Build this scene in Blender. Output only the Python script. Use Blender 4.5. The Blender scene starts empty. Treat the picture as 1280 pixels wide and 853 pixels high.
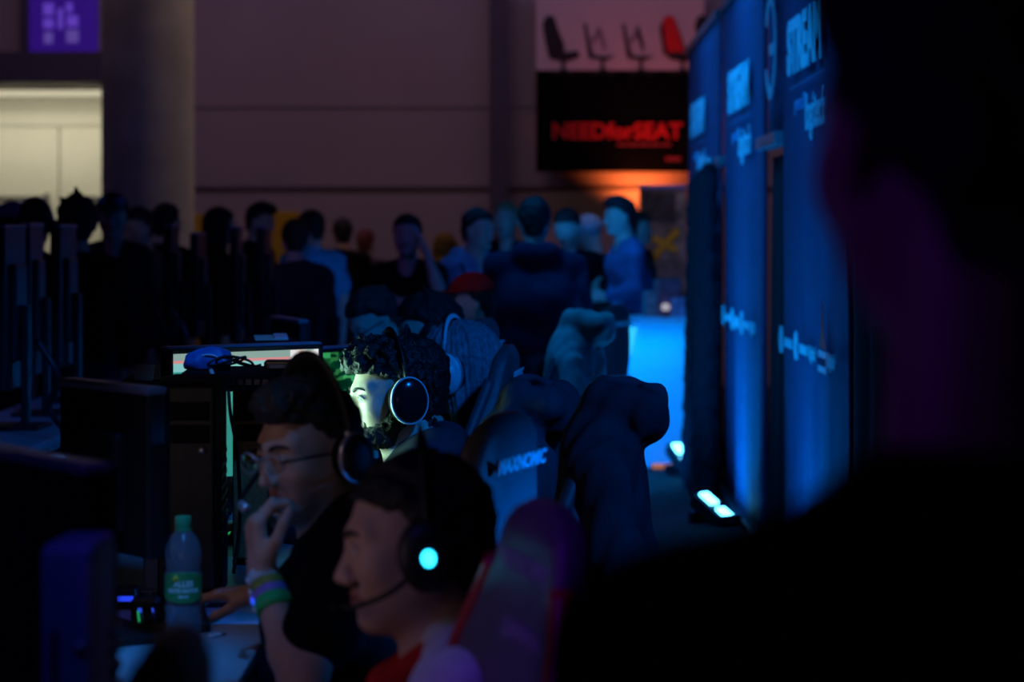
import bpy, bmesh, math, random
import numpy as np
from mathutils import Vector, Matrix

random.seed(7)
np.random.seed(7)
C = bpy.context.scene.collection
SC = bpy.context.scene
PI = math.pi
F = 1280 * 85.0 / 36.0          # focal length in pixels
CAMZ = 1.48
HOR = 296.0                     # image row of the horizon


def R(d):
    return math.radians(d)


def at(px, D):
    return (px - 640.0) / F * D


def zz(py, D):
    return CAMZ - (py - HOR) / F * D


# ------------------------------------------------------------------ camera
cam_d = bpy.data.cameras.new('camera')
cam = bpy.data.objects.new('camera', cam_d)
C.objects.link(cam)
cam.location = (0, 0, CAMZ)
cam.rotation_euler = (R(90), 0, 0)
cam_d.lens = 85
cam_d.sensor_width = 36
cam_d.shift_y = (HOR - 426.5) / 1280.0
cam_d.clip_start = 0.05
cam_d.clip_end = 200
cam_d.dof.use_dof = True
cam_d.dof.focus_distance = 5.8
cam_d.dof.aperture_fstop = 3.5
SC.camera = cam

# ------------------------------------------------------------------ view
SC.view_settings.view_transform = 'Standard'
SC.view_settings.look = 'None'
SC.view_settings.gamma = 1
SC.view_settings.exposure = 0
SC.view_settings.use_curve_mapping = False
SC.cycles.sample_clamp_indirect = 4
SC.cycles.use_denoising = True
SC.cycles.max_bounces = 6

# ------------------------------------------------------------------ world
wd = bpy.data.worlds.new('hall_air')
SC.world = wd
wd.use_nodes = True
bg = wd.node_tree.nodes['Background']
bg.inputs[0].default_value = (0.22, 0.16, 0.55, 1)
bg.inputs[1].default_value = 0.0022


# ------------------------------------------------------------------ lights
def look(o, tgt):
    o.rotation_euler = (Vector(tgt) - Vector(o.location)).to_track_quat('-Z', 'Y').to_euler()


def area(name, loc, tgt, w, h, col, power, spread=180):
    d = bpy.data.lights.new(name, 'AREA')
    d.shape = 'RECTANGLE'
    d.size, d.size_y = w, h
    d.color = col
    d.energy = power
    d.spread = R(spread)
    o = bpy.data.objects.new(name, d)
    C.objects.link(o)
    o.location = loc
    look(o, tgt)
    return o


def spot(name, loc, tgt, col, power, cone, blend=0.4, size=0.15):
    d = bpy.data.lights.new(name, 'SPOT')
    d.color = col
    d.energy = power
    d.spot_size = R(cone)
    d.spot_blend = blend
    d.shadow_soft_size = size
    o = bpy.data.objects.new(name, d)
    C.objects.link(o)
    o.location = loc
    look(o, tgt)
    return o


BLUE = (0.0, 0.19, 1.0)
PURPLE = (0.30, 0.10, 1.0)
# blue stage spots hung to the right of the rows: they catch chair backs and the table
spot('blue_spot_light', (2.5, 3.98, 1.30), (-0.02, 4.24, 0.76), BLUE, 1500, 16, 0.8)
spot('blue_spot_light', (3.0, 2.0, 3.8), (0.2, 5.15, 0.8), BLUE, 420, 14, 0.8)
spot('blue_spot_light', (2.3, 2.0, 4.6), (0.1, 7.4, 0.9), BLUE, 800, 28)
spot('blue_spot_light', (-0.3, 2.0, 5.2), (-0.74, 4.12, 0.75), (0.03, 0.28, 1.0), 700, 9, 0.8)
spot('blue_spot_light', (-0.3, 2.4, 5.2), (-0.67, 5.33, 1.2), (0.02, 0.26, 1.0), 500, 5, 0.8)  # narrow spot added to brighten the blue pouch
# purple wash hung high to the left
spot('purple_stage_light', (-3.2, 0.6, 4.8), (0.13, 2.98, 0.92), (0.20, 0.02, 1.0), 300, 8, 0.7)
spot('blue_spot_light', (-2.0, 0.4, 4.8), (-0.62, 3.1, 0.95), (0.04, 0.12, 1.0), 48, 17)  # blue spot added for the pale case and the left edge
spot('purple_stage_light', (-6.0, 8.0, 6.0), (-0.6, 13.0, 1.3), PURPLE, 32, 60)
# blue from the stage on the standing group
spot('blue_spot_light', (-1.6, 9.0, 4.6), (0.95, 16.0, 1.4), (0.03, 0.22, 1.0), 60, 14)
spot('purple_stage_light', (-2.0, 9.0, 4.6), (-0.5, 14.6, 1.4), (0.16, 0.12, 1.0), 60, 26)
spot('crowd_fill_light', (-2.2, 10.5, 5.2), (-1.75, 16.5, 1.5), (0.35, 0.40, 1.0), 45, 26)  # added to lift the dark left crowd
# dim house light on the back wall: purple from above, warm from below
area('wall_wash_light', (1.0, 20.4, 8.0), (1.0, 24.0, 3.2), 14, 1.0, (0.64, 0.43, 1.0), 46, 120)
area('wall_wash_light', (-2.5, 19.0, 5.0), (0.5, 24.0, 1.4), 6, 1.0, (1.0, 0.62, 0.46), 9, 120)
spot('white_cap_fill', (0.9, 16.9, 3.6), (0.55, 17.4, 1.6), (1.0, 0.85, 0.9), 9, 14, 0.6)  # spot added to brighten the white knitted cap
spot('red_cap_fill', (-1.0, 9.4, 2.7), (-0.19, 11.0, 1.30), (1.0, 0.22, 0.35), 6, 13, 0.6)  # reddish spot added so the red cap shows
spot('warm_banner_fill', (-0.4, 6.6, 3.2), (1.17, 8.85, 1.10), (1.0, 0.45, 0.45), 22, 5, 0.7)  # narrow spot added so the spire mark reads red
# added face spots in place of unseen screens farther left
spot('face_fill_light', (-2.2, 3.5, 1.75), (-0.36, 4.08, 1.10), (1.0, 0.64, 0.62), 13.0, 16, 0.8, 0.3)
spot('face_fill_light', (-2.0, 3.3, 1.95), (-0.27, 3.42, 1.06), (0.92, 0.70, 1.0), 5.0, 8, 0.8, 0.3)
spot('purple_stage_light', (-2.5, 0.7, 2.1), (0.17, 1.40, 1.50), (0.22, 0.02, 1.0), 14.0, 12, 0.8, 0.1)
area('counter_light', (0.35, 13.7, 0.25), (0.45, 15.5, 0.35), 0.9, 0.1, (0.0, 0.22, 1.0), 14, 100)  # front fill added to soften the counter's gradient
# blue light over the lit counter
area('counter_light', (0.42, 15.28, 0.905), (0.42, 15.44, 0.30), 1.46, 0.06, (0.0, 0.30, 1.0), 5.0, 150)


# ------------------------------------------------------------------ materials
def mat(name, col, rough=0.6, metal=0.0, emit=None, estr=1.0, noise=0.0, nscale=30, bump=0.0, bscale=120, spec=0.5, trans=0.0, ior=1.45, alpha=1.0, sheen=0.0):
    m = bpy.data.materials.new(name)
    m.use_nodes = True
    nt = m.node_tree
    b = nt.nodes['Principled BSDF']
    b.inputs['Base Color'].default_value = (*col, 1)
    b.inputs['Roughness'].default_value = rough
    b.inputs['Metallic'].default_value = metal
    b.inputs['Specular IOR Level'].default_value = spec
    b.inputs['Transmission Weight'].default_value = trans
    b.inputs['IOR'].default_value = ior
    b.inputs['Alpha'].default_value = alpha
    b.inputs['Sheen Weight'].default_value = sheen
    if emit:
        b.inputs['Emission Color'].default_value = (*emit, 1)
        b.inputs['Emission Strength'].default_value = estr
    tc = nt.nodes.new('ShaderNodeTexCoord')
    if noise:
        n = nt.nodes.new('ShaderNodeTexNoise')
        n.inputs['Scale'].default_value = nscale
        n.inputs['Detail'].default_value = 4
        nt.links.new(tc.outputs['Object'], n.inputs['Vector'])
        r = nt.nodes.new('ShaderNodeValToRGB')
        r.color_ramp.elements[0].position = 0.3
        r.color_ramp.elements[1].position = 0.7
        r.color_ramp.elements[0].color = (*[c * (1 - noise) for c in col], 1)
        r.color_ramp.elements[1].color = (*[min(1, c * (1 + noise)) for c in col], 1)
        nt.links.new(n.outputs['Fac'], r.inputs['Fac'])
        nt.links.new(r.outputs['Color'], b.inputs['Base Color'])
    if bump:
        n2 = nt.nodes.new('ShaderNodeTexNoise')
        n2.inputs['Scale'].default_value = bscale
        nt.links.new(tc.outputs['Object'], n2.inputs['Vector'])
        bp = nt.nodes.new('ShaderNodeBump')
        bp.inputs['Strength'].default_value = bump
        bp.inputs['Distance'].default_value = 0.01
        nt.links.new(n2.outputs['Fac'], bp.inputs['Height'])
        nt.links.new(bp.outputs['Normal'], b.inputs['Normal'])
    return m


def glow(name, col, s):
    return mat(name, (0.02, 0.02, 0.02), 0.5, emit=col, estr=s)


M = {}
M['floor'] = mat('dark_carpet', (0.03, 0.022, 0.022), 0.85, noise=0.4, nscale=14, bump=0.3, bscale=300)
M['black'] = mat('black_plastic', (0.012, 0.012, 0.014), 0.42, noise=0.1, nscale=60)
M['blackmatt'] = mat('black_matt', (0.006, 0.006, 0.008), 0.8, noise=0.2, nscale=50, spec=0.15)
M['gloss'] = mat('gloss_black', (0.010, 0.010, 0.012), 0.18)
M['silver'] = mat('silver_plastic', (0.55, 0.56, 0.6), 0.3, 0.6)
M['white'] = mat('white_plastic', (0.75, 0.76, 0.8), 0.35, noise=0.03)
M['table'] = mat('white_laminate', (0.42, 0.43, 0.47), 0.42, noise=0.06, nscale=8)
M['metal'] = mat('grey_metal', (0.3, 0.3, 0.33), 0.35, 0.8)
M['leather'] = mat('black_leatherette', (0.075, 0.075, 0.085), 0.45, noise=0.15, nscale=60, bump=0.15, bscale=400)
M['redleather'] = mat('red_leatherette', (0.35, 0.01, 0.02), 0.45, noise=0.15, nscale=60)
M['thread'] = mat('white_lettering', (0.75, 0.78, 0.85), 0.6, noise=0.05)
M['paper'] = mat('paper', (0.75, 0.72, 0.55), 0.8, noise=0.05)
M['skin'] = mat('skin', (0.58, 0.36, 0.27), 0.5, noise=0.08, nscale=40, bump=0.05, bscale=500)
M['skin2'] = mat('skin_pale', (0.66, 0.45, 0.36), 0.5, noise=0.07, nscale=40)
M['lip'] = mat('lips', (0.42, 0.16, 0.14), 0.4, noise=0.08)
M['eyewhite'] = mat('eye_white', (0.75, 0.73, 0.7), 0.2, noise=0.02)
M['iris'] = mat('iris', (0.03, 0.02, 0.015), 0.15, noise=0.1)
M['hair'] = mat('dark_hair', (0.012, 0.009, 0.008), 0.55, noise=0.4, nscale=90, bump=0.6, bscale=160)
M['hairbrown'] = mat('brown_hair', (0.035, 0.022, 0.014), 0.55, noise=0.4, nscale=90, bump=0.6, bscale=160)
M['hairgrey'] = mat('pale_grey_hair', (0.20, 0.21, 0.24), 0.5, noise=0.35, nscale=60, bump=0.5, bscale=120)
M['hairblond'] = mat('blond_hair', (0.40, 0.28, 0.13), 0.5, noise=0.3, nscale=60, bump=0.5)
M['hairred'] = mat('reddish_hair', (0.16, 0.03, 0.02), 0.55, noise=0.3)
M['beard'] = mat('beard_hair', (0.03, 0.022, 0.016), 0.7, noise=0.4, nscale=200, bump=0.6, bscale=300)


def cloth(name, col):
    return mat(name, col, 0.85, noise=0.15, nscale=25, bump=0.25, bscale=90, spec=0.15)


M['cblack'] = cloth('black_cotton', (0.004, 0.004, 0.005))
M['cgrey'] = cloth('dark_grey_cotton', (0.035, 0.035, 0.05))
M['cnavy'] = cloth('navy_cloth', (0.018, 0.022, 0.055))
M['cnavyjacket'] = cloth('navy_nylon', (0.045, 0.045, 0.06))
M['cteal'] = cloth('teal_grey_cloth', (0.34, 0.66, 0.60))
M['cwhite'] = cloth('pale_blue_cotton', (0.50, 0.54, 0.60))
M['cred'] = cloth('red_cotton', (0.50, 0.02, 0.02))
M['cblue'] = cloth('mid_blue_cotton', (0.10, 0.16, 0.32))
M['chood'] = cloth('light_blue_fleece', (0.22, 0.30, 0.48))
M['ccyan'] = cloth('cyan_cotton', (0.06, 0.42, 0.62))
M['cbrown'] = cloth('brown_canvas', (0.07, 0.05, 0.055))
M['jeans'] = cloth('dark_denim', (0.02, 0.025, 0.05))
M['capwhite'] = cloth('white_knit', (0.62, 0.62, 0.66))
M['capgreen'] = cloth('green_cotton', (0.02, 0.14, 0.07))


# ------------------------------------------------------------------ object helpers
def setp(o, label=None, cat=None, group=None, kind=None):
    if label:
        o['label'] = label
    if cat:
        o['category'] = cat
    if group:
        o['group'] = group
    if kind:
        o['kind'] = kind
    return o


def empty(name, loc, rz=0, label=None, cat=None, group=None):
    o = bpy.data.objects.new(name, None)
    o.empty_display_size = 0.1
    C.objects.link(o)
    o.location = loc
    o.rotation_euler = (0, 0, rz)
    return setp(o, label, cat, group)


def obj(name, me, m=None, parent=None, smooth=False):
    o = bpy.data.objects.new(name, me)
    C.objects.link(o)
    if m is not None:
        me.materials.append(m)
    if parent is not None:
        o.parent = parent
    if smooth:
        me.polygons.foreach_set('use_smooth', [True] * len(me.polygons))
    return o


def from_bm(name, bm, m=None, parent=None, smooth=False):
    bmesh.ops.recalc_face_normals(bm, faces=bm.faces)
    me = bpy.data.meshes.new(name)
    bm.to_mesh(me)
    bm.free()
    return obj(name, me, m, parent, smooth)


def add_box(bm, c, s, rot=None, bevel=0.0):
    r = bmesh.ops.create_cube(bm, size=1.0)
    vs = r['verts']
    mt = Matrix.Translation(c) @ (rot.to_4x4() if rot is not None else Matrix.Identity(4)) @ Matrix.Diagonal((*s, 1))
    bmesh.ops.transform(bm, matrix=mt, verts=vs)
    if bevel > 0:
        es = list({e for v in vs for e in v.link_edges})
        bmesh.ops.bevel(bm, geom=es, offset=bevel, segments=3, affect='EDGES', profile=0.5)


def box(name, c, s, m, parent=None, bevel=0.0, rot=None, smooth=False):
    bm = bmesh.new()
    add_box(bm, c, s, rot, bevel)
    return from_bm(name, bm, m, parent, smooth)


def add_rings(bm, rings, closed=True, cap=True):
    """loft: rings is a list of lists of points"""
    vr = [[bm.verts.new(p) for p in ring] for ring in rings]
    n = len(vr[0])
    for a, b in zip(vr, vr[1:]):
        for i in range(n if closed else n - 1):
            j = (i + 1) % n
            bm.faces.new((a[i], a[j], b[j], b[i]))
    if cap:
        bm.faces.new(list(reversed(vr[0])))
        bm.faces.new(vr[-1])


def add_lathe(bm, prof, n=32, mt=None):
    rings = []
    for r, z in prof:
        ring = [Vector((r * math.cos(2 * PI * i / n), r * math.sin(2 * PI * i / n), z)) for i in range(n)]
        if mt is not None:
            ring = [mt @ p for p in ring]
        rings.append(ring)
    add_rings(bm, rings)


def lathe(name, prof, m, parent=None, loc=(0, 0, 0), n=32, mt=None):
    bm = bmesh.new()
    t = Matrix.Translation(loc)
    add_lathe(bm, prof, n, t if mt is None else mt @ t)
    return from_bm(name, bm, m, parent, True)


def catmull(pts, k=6):
    pts = [Vector(p) for p in pts]
    if len(pts) < 3:
        return pts
    P = [pts[0] * 2 - pts[1]] + pts + [pts[-1] * 2 - pts[-2]]
    out = []
    for i in range(1, len(P) - 2):
        for j in range(k):
            t = j / k
            a, b, c, d = P[i - 1], P[i], P[i + 1], P[i + 2]
            out.append(0.5 * ((2 * b) + (c - a) * t + (2 * a - 5 * b + 4 * c - d) * t * t + (3 * b - a - 3 * c + d) * t ** 3))
    out.append(pts[-1])
    return out


def add_tube(bm, pts, r, n=8, k=6, flat=1.0, ref=None):
    pts = catmull(pts, k)
    rings = []
    up = Vector(ref) if ref is not None else Vector((0.13, 0.21, 0.97))
    for i, p in enumerate(pts):
        t = (pts[min(i + 1, len(pts) - 1)] - pts[max(i - 1, 0)])
        if t.length < 1e-9:
            t = Vector((0, 0, 1))
        t.normalize()
        a = up - t * up.dot(t)
        if a.length < 1e-4:
            a = Vector((1, 0, 0)) - t * t.x
        a.normalize()
        b = t.cross(a)
        rr = r(i / (len(pts) - 1)) if callable(r) else r
        rings.append([p + a * (rr * flat * math.cos(2 * PI * j / n)) + b * (rr * math.sin(2 * PI * j / n)) for j in range(n)])
    add_rings(bm, rings)


def tube(name, pts, r, m, parent=None, n=8, k=6, flat=1.0, ref=None):
    bm = bmesh.new()
    add_tube(bm, pts, r, n, k, flat, ref)
    return from_bm(name, bm, m, parent, True)


def text(name, s, size, m, parent, mt, depth=0.001, fat=0.0, sx=1.0):
    cu = bpy.data.curves.new('lettering', 'FONT')
    cu.body = s
    cu.size = size
    cu.extrude = depth
    cu.offset = fat
    cu.align_x = 'CENTER'
    cu.align_y = 'CENTER'
    cu.resolution_u = 3
    t = bpy.data.objects.new('lettering', cu)
    C.objects.link(t)
    dg = bpy.context.evaluated_depsgraph_get()
    me = bpy.data.meshes.new_from_object(t.evaluated_get(dg))
    bpy.data.objects.remove(t)
    me.transform(mt @ Matrix.Diagonal((sx, 1, 1, 1)))
    me.materials.clear()
    o = obj(name, me, m, parent)
    return o


# ------------------------------------------------------------------ implicit surfaces
def V(*a):
    return np.array(a, dtype=float)


def rotm(yaw, pitch=0, roll=0):
    m = Matrix.Rotation(yaw, 3, 'Z') @ Matrix.Rotation(pitch, 3, 'X') @ Matrix.Rotation(roll, 3, 'Y')
    return np.array([list(r) for r in m])


class Field:
    """smooth union of round cones and ellipsoids, meshed by surface nets"""

    def __init__(self):
        self.p = []

    def cone(self, a, b, ra, rb=None, k=0.03, op='u'):
        rb = ra if rb is None else rb
        self.p.append(('c', np.array(a, float), np.array(b, float), ra, rb, k, op))
        return self

    def ell(self, c, r, rot=None, k=0.03, op='u'):
        self.p.append(('e', np.array(c, float), np.array(r, float), rot, None, k, op))
        return self

    def sph(self, c, r, k=0.03, op='u'):
        return self.cone(c, c, r, r, k, op)

    def bounds(self, p):
        if p[0] == 'c':
            m = max(p[3], p[4])
            return np.minimum(p[1], p[2]) - m, np.maximum(p[1], p[2]) + m
        if p[3] is None:
            e = p[2]
        else:
            e = np.sqrt(((p[3] * p[2][None, :]) ** 2).sum(1))
        return p[1] - e, p[1] + e

    def mesh(self, h, noise=None, clip=None, shell=None, post=None, pad=0.03):
        us = [self.bounds(p) for p in self.p if p[6] == 'u']
        lo = np.min([u[0] for u in us], 0) - pad
        hi = np.max([u[1] for u in us], 0) + pad
        n = np.ceil((hi - lo) / h).astype(int) + 1
        ax = [lo[i] + h * np.arange(n[i]) for i in range(3)]
        d = np.full(n, 1.0, np.float32)
        for p in self.p:
            k = p[5]
            b0, b1 = self.bounds(p)
            mar = k + 3 * h + 0.01
            i0 = np.maximum(np.floor((b0 - mar - lo) / h).astype(int), 0)
            i1 = np.minimum(np.ceil((b1 + mar - lo) / h).astype(int) + 1, n)
            if np.any(i1 <= i0):
                continue
            X, Y, Z = [ax[i][i0[i]:i1[i]].astype(np.float32) for i in range(3)]
            X = X[:, None, None]
            Y = Y[None, :, None]
            Z = Z[None, None, :]
            if p[0] == 'c':
                a, b, ra, rb = p[1], p[2], p[3], p[4]
                ba = b - a
                q = ba.dot(ba)
                if q < 1e-10:
                    e = np.sqrt((X - a[0]) ** 2 + (Y - a[1]) ** 2 + (Z - a[2]) ** 2) - ra
                else:
                    t = np.clip(((X - a[0]) * ba[0] + (Y - a[1]) * ba[1] + (Z - a[2]) * ba[2]) / q, 0, 1)
                    e = np.sqrt((X - a[0] - ba[0] * t) ** 2 + (Y - a[1] - ba[1] * t) ** 2 + (Z - a[2] - ba[2] * t) ** 2) - (ra + (rb - ra) * t)
            else:
                c, r, rt = p[1], p[2], p[3]
                x, y, z = X - c[0], Y - c[1], Z - c[2]
                if rt is not None:
                    x, y, z = [rt[0, i] * x + rt[1, i] * y + rt[2, i] * z for i in range(3)]
                k0 = np.sqrt((x / r[0]) ** 2 + (y / r[1]) ** 2 + (z / r[2]) ** 2) + 1e-6
                k1 = np.sqrt((x / r[0] ** 2) ** 2 + (y / r[1] ** 2) ** 2 + (z / r[2] ** 2) ** 2) + 1e-6
                e = k0 * (k0 - 1) / k1
            s = tuple(slice(i0[i], i1[i]) for i in range(3))
            o = d[s]
            if p[6] == 'u':
                hh = np.maximum(k - np.abs(o - e), 0) / max(k, 1e-6)
                d[s] = np.minimum(o, e) - hh * hh * k * 0.25
            else:
                e = -e
                hh = np.maximum(k - np.abs(o - e), 0) / max(k, 1e-6)
                d[s] = np.maximum(o, e) + hh * hh * k * 0.25
        G = None
        if noise or clip or post:
            G = np.meshgrid(*[a.astype(np.float32) for a in ax], indexing='ij')
        if noise:
            d = d + noise(*G)
        if shell:
            d = np.maximum(d, -(d + shell))
        if clip:
            d = np.maximum(d, clip(*G))
        d[0] = d[-1] = 1
        d[:, 0] = d[:, -1] = 1
        d[:, :, 0] = d[:, :, -1] = 1
        return nets(d, lo, h)


def nets(d, lo, h):
    ins = d < 0
    s = ins[:-1, :-1, :-1].astype(np.int8)
    cnt = np.zeros_like(s)
    for a in (0, 1):
        for b in (0, 1):
            for c in (0, 1):
                cnt += ins[a:ins.shape[0] - 1 + a, b:ins.shape[1] - 1 + b, c:ins.shape[2] - 1 + c]
    act = np.argwhere((cnt > 0) & (cnt < 8))
    idx = np.full(s.shape, -1, np.int32)
    idx[act[:, 0], act[:, 1], act[:, 2]] = np.arange(len(act))
    acc = np.zeros((len(act), 3))
    num = np.zeros(len(act))
    for axis in range(3):
        o1, o2 = [i for i in range(3) if i != axis]
        for u in (0, 1):
            for v in (0, 1):
                p = act.copy()
                p[:, o1] += u
                p[:, o2] += v
                q = p.copy()
                q[:, axis] += 1
                da = d[p[:, 0], p[:, 1], p[:, 2]]
                db = d[q[:, 0], q[:, 1], q[:, 2]]
                m = (da < 0) != (db < 0)
                t = np.where(m, da / np.where(m, da - db, 1), 0)
                pt = p.astype(float)
                pt[:, axis] += t
                acc += pt * m[:, None]
                num += m
    verts = lo + h * acc / num[:, None]
    quads = []
    for axis in range(3):
        o1, o2 = (axis + 1) % 3, (axis + 2) % 3
        a = [slice(1, -1)] * 3
        b = [slice(1, -1)] * 3
        a[axis] = slice(0, -1)
        b[axis] = slice(1, None)
        A, B = ins[tuple(a)], ins[tuple(b)]
        e = np.argwhere(A != B)
        off = np.array([1, 1, 1])
        off[axis] = 0
        flip = A[e[:, 0], e[:, 1], e[:, 2]]
        e = e + off
        c = []
        for du, dv in ((-1, -1), (0, -1), (0, 0), (-1, 0)):
            p = e.copy()
            p[:, o1] += du
            p[:, o2] += dv
            c.append(idx[p[:, 0], p[:, 1], p[:, 2]])
        c = np.stack(c, 1)
        c[~flip] = c[~flip][:, ::-1]
        quads.append(c)
    quads = np.concatenate(quads)
    quads = quads[(quads >= 0).all(1)]
    return verts, quads


def mesh_np(name, vq, m, parent=None, off=None):
    v, q = vq
    if off is not None:
        v = v - np.array(off)
    me = bpy.data.meshes.new(name)
    me.vertices.add(len(v))
    me.vertices.foreach_set('co', v.astype(np.float32).ravel())
    me.loops.add(len(q) * 4)
    me.loops.foreach_set('vertex_index', q.astype(np.int32).ravel())
    me.polygons.add(len(q))
    me.polygons.foreach_set('loop_start', np.arange(0, len(q) * 4, 4, dtype=np.int32))
    me.update(calc_edges=True)
    me.validate()
    return obj(name, me, m, parent, True)


def wob(sc, am, ph=0.0):
    def f(x, y, z):
        return am * (np.sin(x * sc + 1.3 * np.sin(z * sc * .8) + ph) * np.sin(y * sc * 1.1 + ph * 2) + 0.6 * np.sin(z * sc * 1.7 + x * sc * .9 + ph) * np.sin(y * sc * 1.6))
    return f


# ------------------------------------------------------------------ people
def unit(v):
    v = np.array(v, float)
    return v / (np.linalg.norm(v) + 1e-9)


def add_hand(fd, w, dr, n, curl, side, splay=0.06, s=1.0):
    first = None
    if isinstance(curl, tuple):
        first, curl = curl
    dr = unit(dr)
    n = unit(np.array(n, float) - dr * dr.dot(n))
    lat = np.cross(dr, n) * side
    segs = [(0.042, 0.026, 0.020), (0.046, 0.030, 0.021), (0.043, 0.027, 0.020), (0.033, 0.021, 0.018)]
    offs = [0.028, 0.009, -0.010, -0.028]
    reach = [0.086, 0.090, 0.085, 0.077]
    for i in range(4):
        kn = w + dr * reach[i] * s + lat * offs[i] * s
        fd.cone(w + lat * offs[i] * 0.6 * s, kn, 0.017 * s, 0.0115 * s, k=0.014)
        p = kn
        c = curl[i] if isinstance(curl, (list, tuple)) else curl
        ang = c * 0.6 if first is None else first + 0.08 * i
        for j in range(3):
            q = p + (dr * math.cos(ang) + n * math.sin(ang) + lat * splay * (1.5 - i)) * segs[i][j] * s
            fd.cone(p, q, (0.0098 - 0.001 * j) * s, (0.0088 - 0.001 * j) * s, k=0.005)
            p = q
            ang += c
    b = w + dr * 0.024 * s + lat * 0.024 * s + n * 0.006 * s
    p1 = b + unit(lat * 0.7 + dr * 0.65 + n * 0.4) * 0.042 * s
    p2 = p1 + unit(dr * 0.85 + lat * 0.2 + n * 0.45) * 0.034 * s
    p3 = p2 + unit(dr * 0.8 - lat * 0.1 + n * 0.6) * 0.027 * s
    fd.cone(w + dr * 0.015 * s, b, 0.018 * s, 0.017 * s, k=0.012)
    fd.cone(b, p1, 0.015 * s, 0.012 * s, k=0.01)
    fd.cone(p1, p2, 0.0115 * s, 0.0105 * s, k=0.005)
    fd.cone(p2, p3, 0.0105 * s, 0.008 * s, k=0.005)


def add_head(fd, H, Rm, s=1.0, chin=0.0, nose=1.0, wide=1.0):
    def T(x, y, z):
        return H + Rm.dot(V(x * wide, y, z) * s)
    fd.ell(T(0, -0.012, 0.030), V(0.076 * wide, 0.097, 0.086) * s, Rm, k=0.03)
    fd.ell(T(0, 0.026, -0.030), V(0.062 * wide, 0.062, 0.086) * s, Rm, k=0.035)
    for e in (-1, 1):
        fd.cone(T(e * 0.050, -0.002, -0.050), T(e * 0.016, 0.064, -0.100 - chin), 0.020 * s, 0.016 * s, k=0.035)
        fd.sph(T(e * 0.040, 0.056, -0.030), 0.025 * s, k=0.03)
        fd.cone(T(e * 0.044, 0.068, 0.022), T(e * 0.008, 0.084, 0.016), 0.010 * s, 0.011 * s, k=0.02)
    fd.sph(T(0, 0.074, -0.102 - chin), 0.017 * s, k=0.02)
    for e in (-1, 1):
        fd.sph(T(e * 0.032, 0.100, -0.002), 0.0155 * s, k=0.022, op='s')
        fd.ell(T(e * 0.032, 0.0775, -0.002), V(0.0165, 0.0125, 0.0125) * s, Rm, k=0.006)
    fd.cone(T(0, 0.085, 0.006), T(0, 0.085 + 0.026 * nose, -0.042), 0.0085 * s, 0.0105 * s, k=0.014)
    for e in (-1, 1):
        fd.sph(T(e * 0.0125, 0.095 + 0.005 * nose, -0.046), 0.0085 * s, k=0.010)
    fd.cone(T(-0.016, 0.086, -0.0695), T(0, 0.0935, -0.0665), 0.0045 * s, 0.0062 * s, k=0.008)
    fd.cone(T(0.016, 0.086, -0.0695), T(0, 0.0935, -0.0665), 0.0045 * s, 0.0062 * s, k=0.008)
    fd.cone(T(-0.014, 0.084, -0.0790), T(0, 0.0910, -0.0795), 0.0050 * s, 0.0075 * s, k=0.008)
    fd.cone(T(0.014, 0.084, -0.0790), T(0, 0.0910, -0.0795), 0.0050 * s, 0.0075 * s, k=0.008)
    fd.cone(T(-0.022, 0.093, -0.0735), T(0.022, 0.093, -0.0735), 0.0035 * s, k=0.006, op='s')
    for e in (-1, 1):
        fd.ell(T(e * 0.079, -0.014, -0.012), V(0.010, 0.019, 0.031) * s, Rm, k=0.008)
        fd.ell(T(e * 0.090, -0.010, -0.010), V(0.006, 0.010, 0.018) * s, Rm, k=0.006, op='s')


HAIRLINE = {
    'short': ([-0.2, -0.085, -0.03, 0.0, 0.035, 0.058, 0.075, 0.2], [-0.05, -0.045, -0.022, 0.012, 0.026, 0.055, 0.13, 0.2]),
    'quiff': ([-0.2, -0.085, -0.03, 0.0, 0.035, 0.058, 0.072, 0.2], [-0.05, -0.045, -0.018, 0.016, 0.026, 0.058, 0.14, 0.2]),
    'curly': ([-0.2, -0.085, -0.03, 0.0, 0.035, 0.052, 0.064, 0.2], [-0.04, -0.035, -0.018, 0.016, 0.026, 0.056, 0.15, 0.2]),
    'long': ([-0.4, -0.05, 0.0, 0.035, 0.055, 0.075, 0.2], [0.03, 0.03, 0.03, 0.04, 0.06, 0.13, 0.2]),
    'spiky': ([-0.2, -0.085, -0.03, 0.0, 0.035, 0.058, 0.075, 0.2], [-0.04, -0.035, -0.018, 0.012, 0.026, 0.055, 0.13, 0.2]),
}


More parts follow.
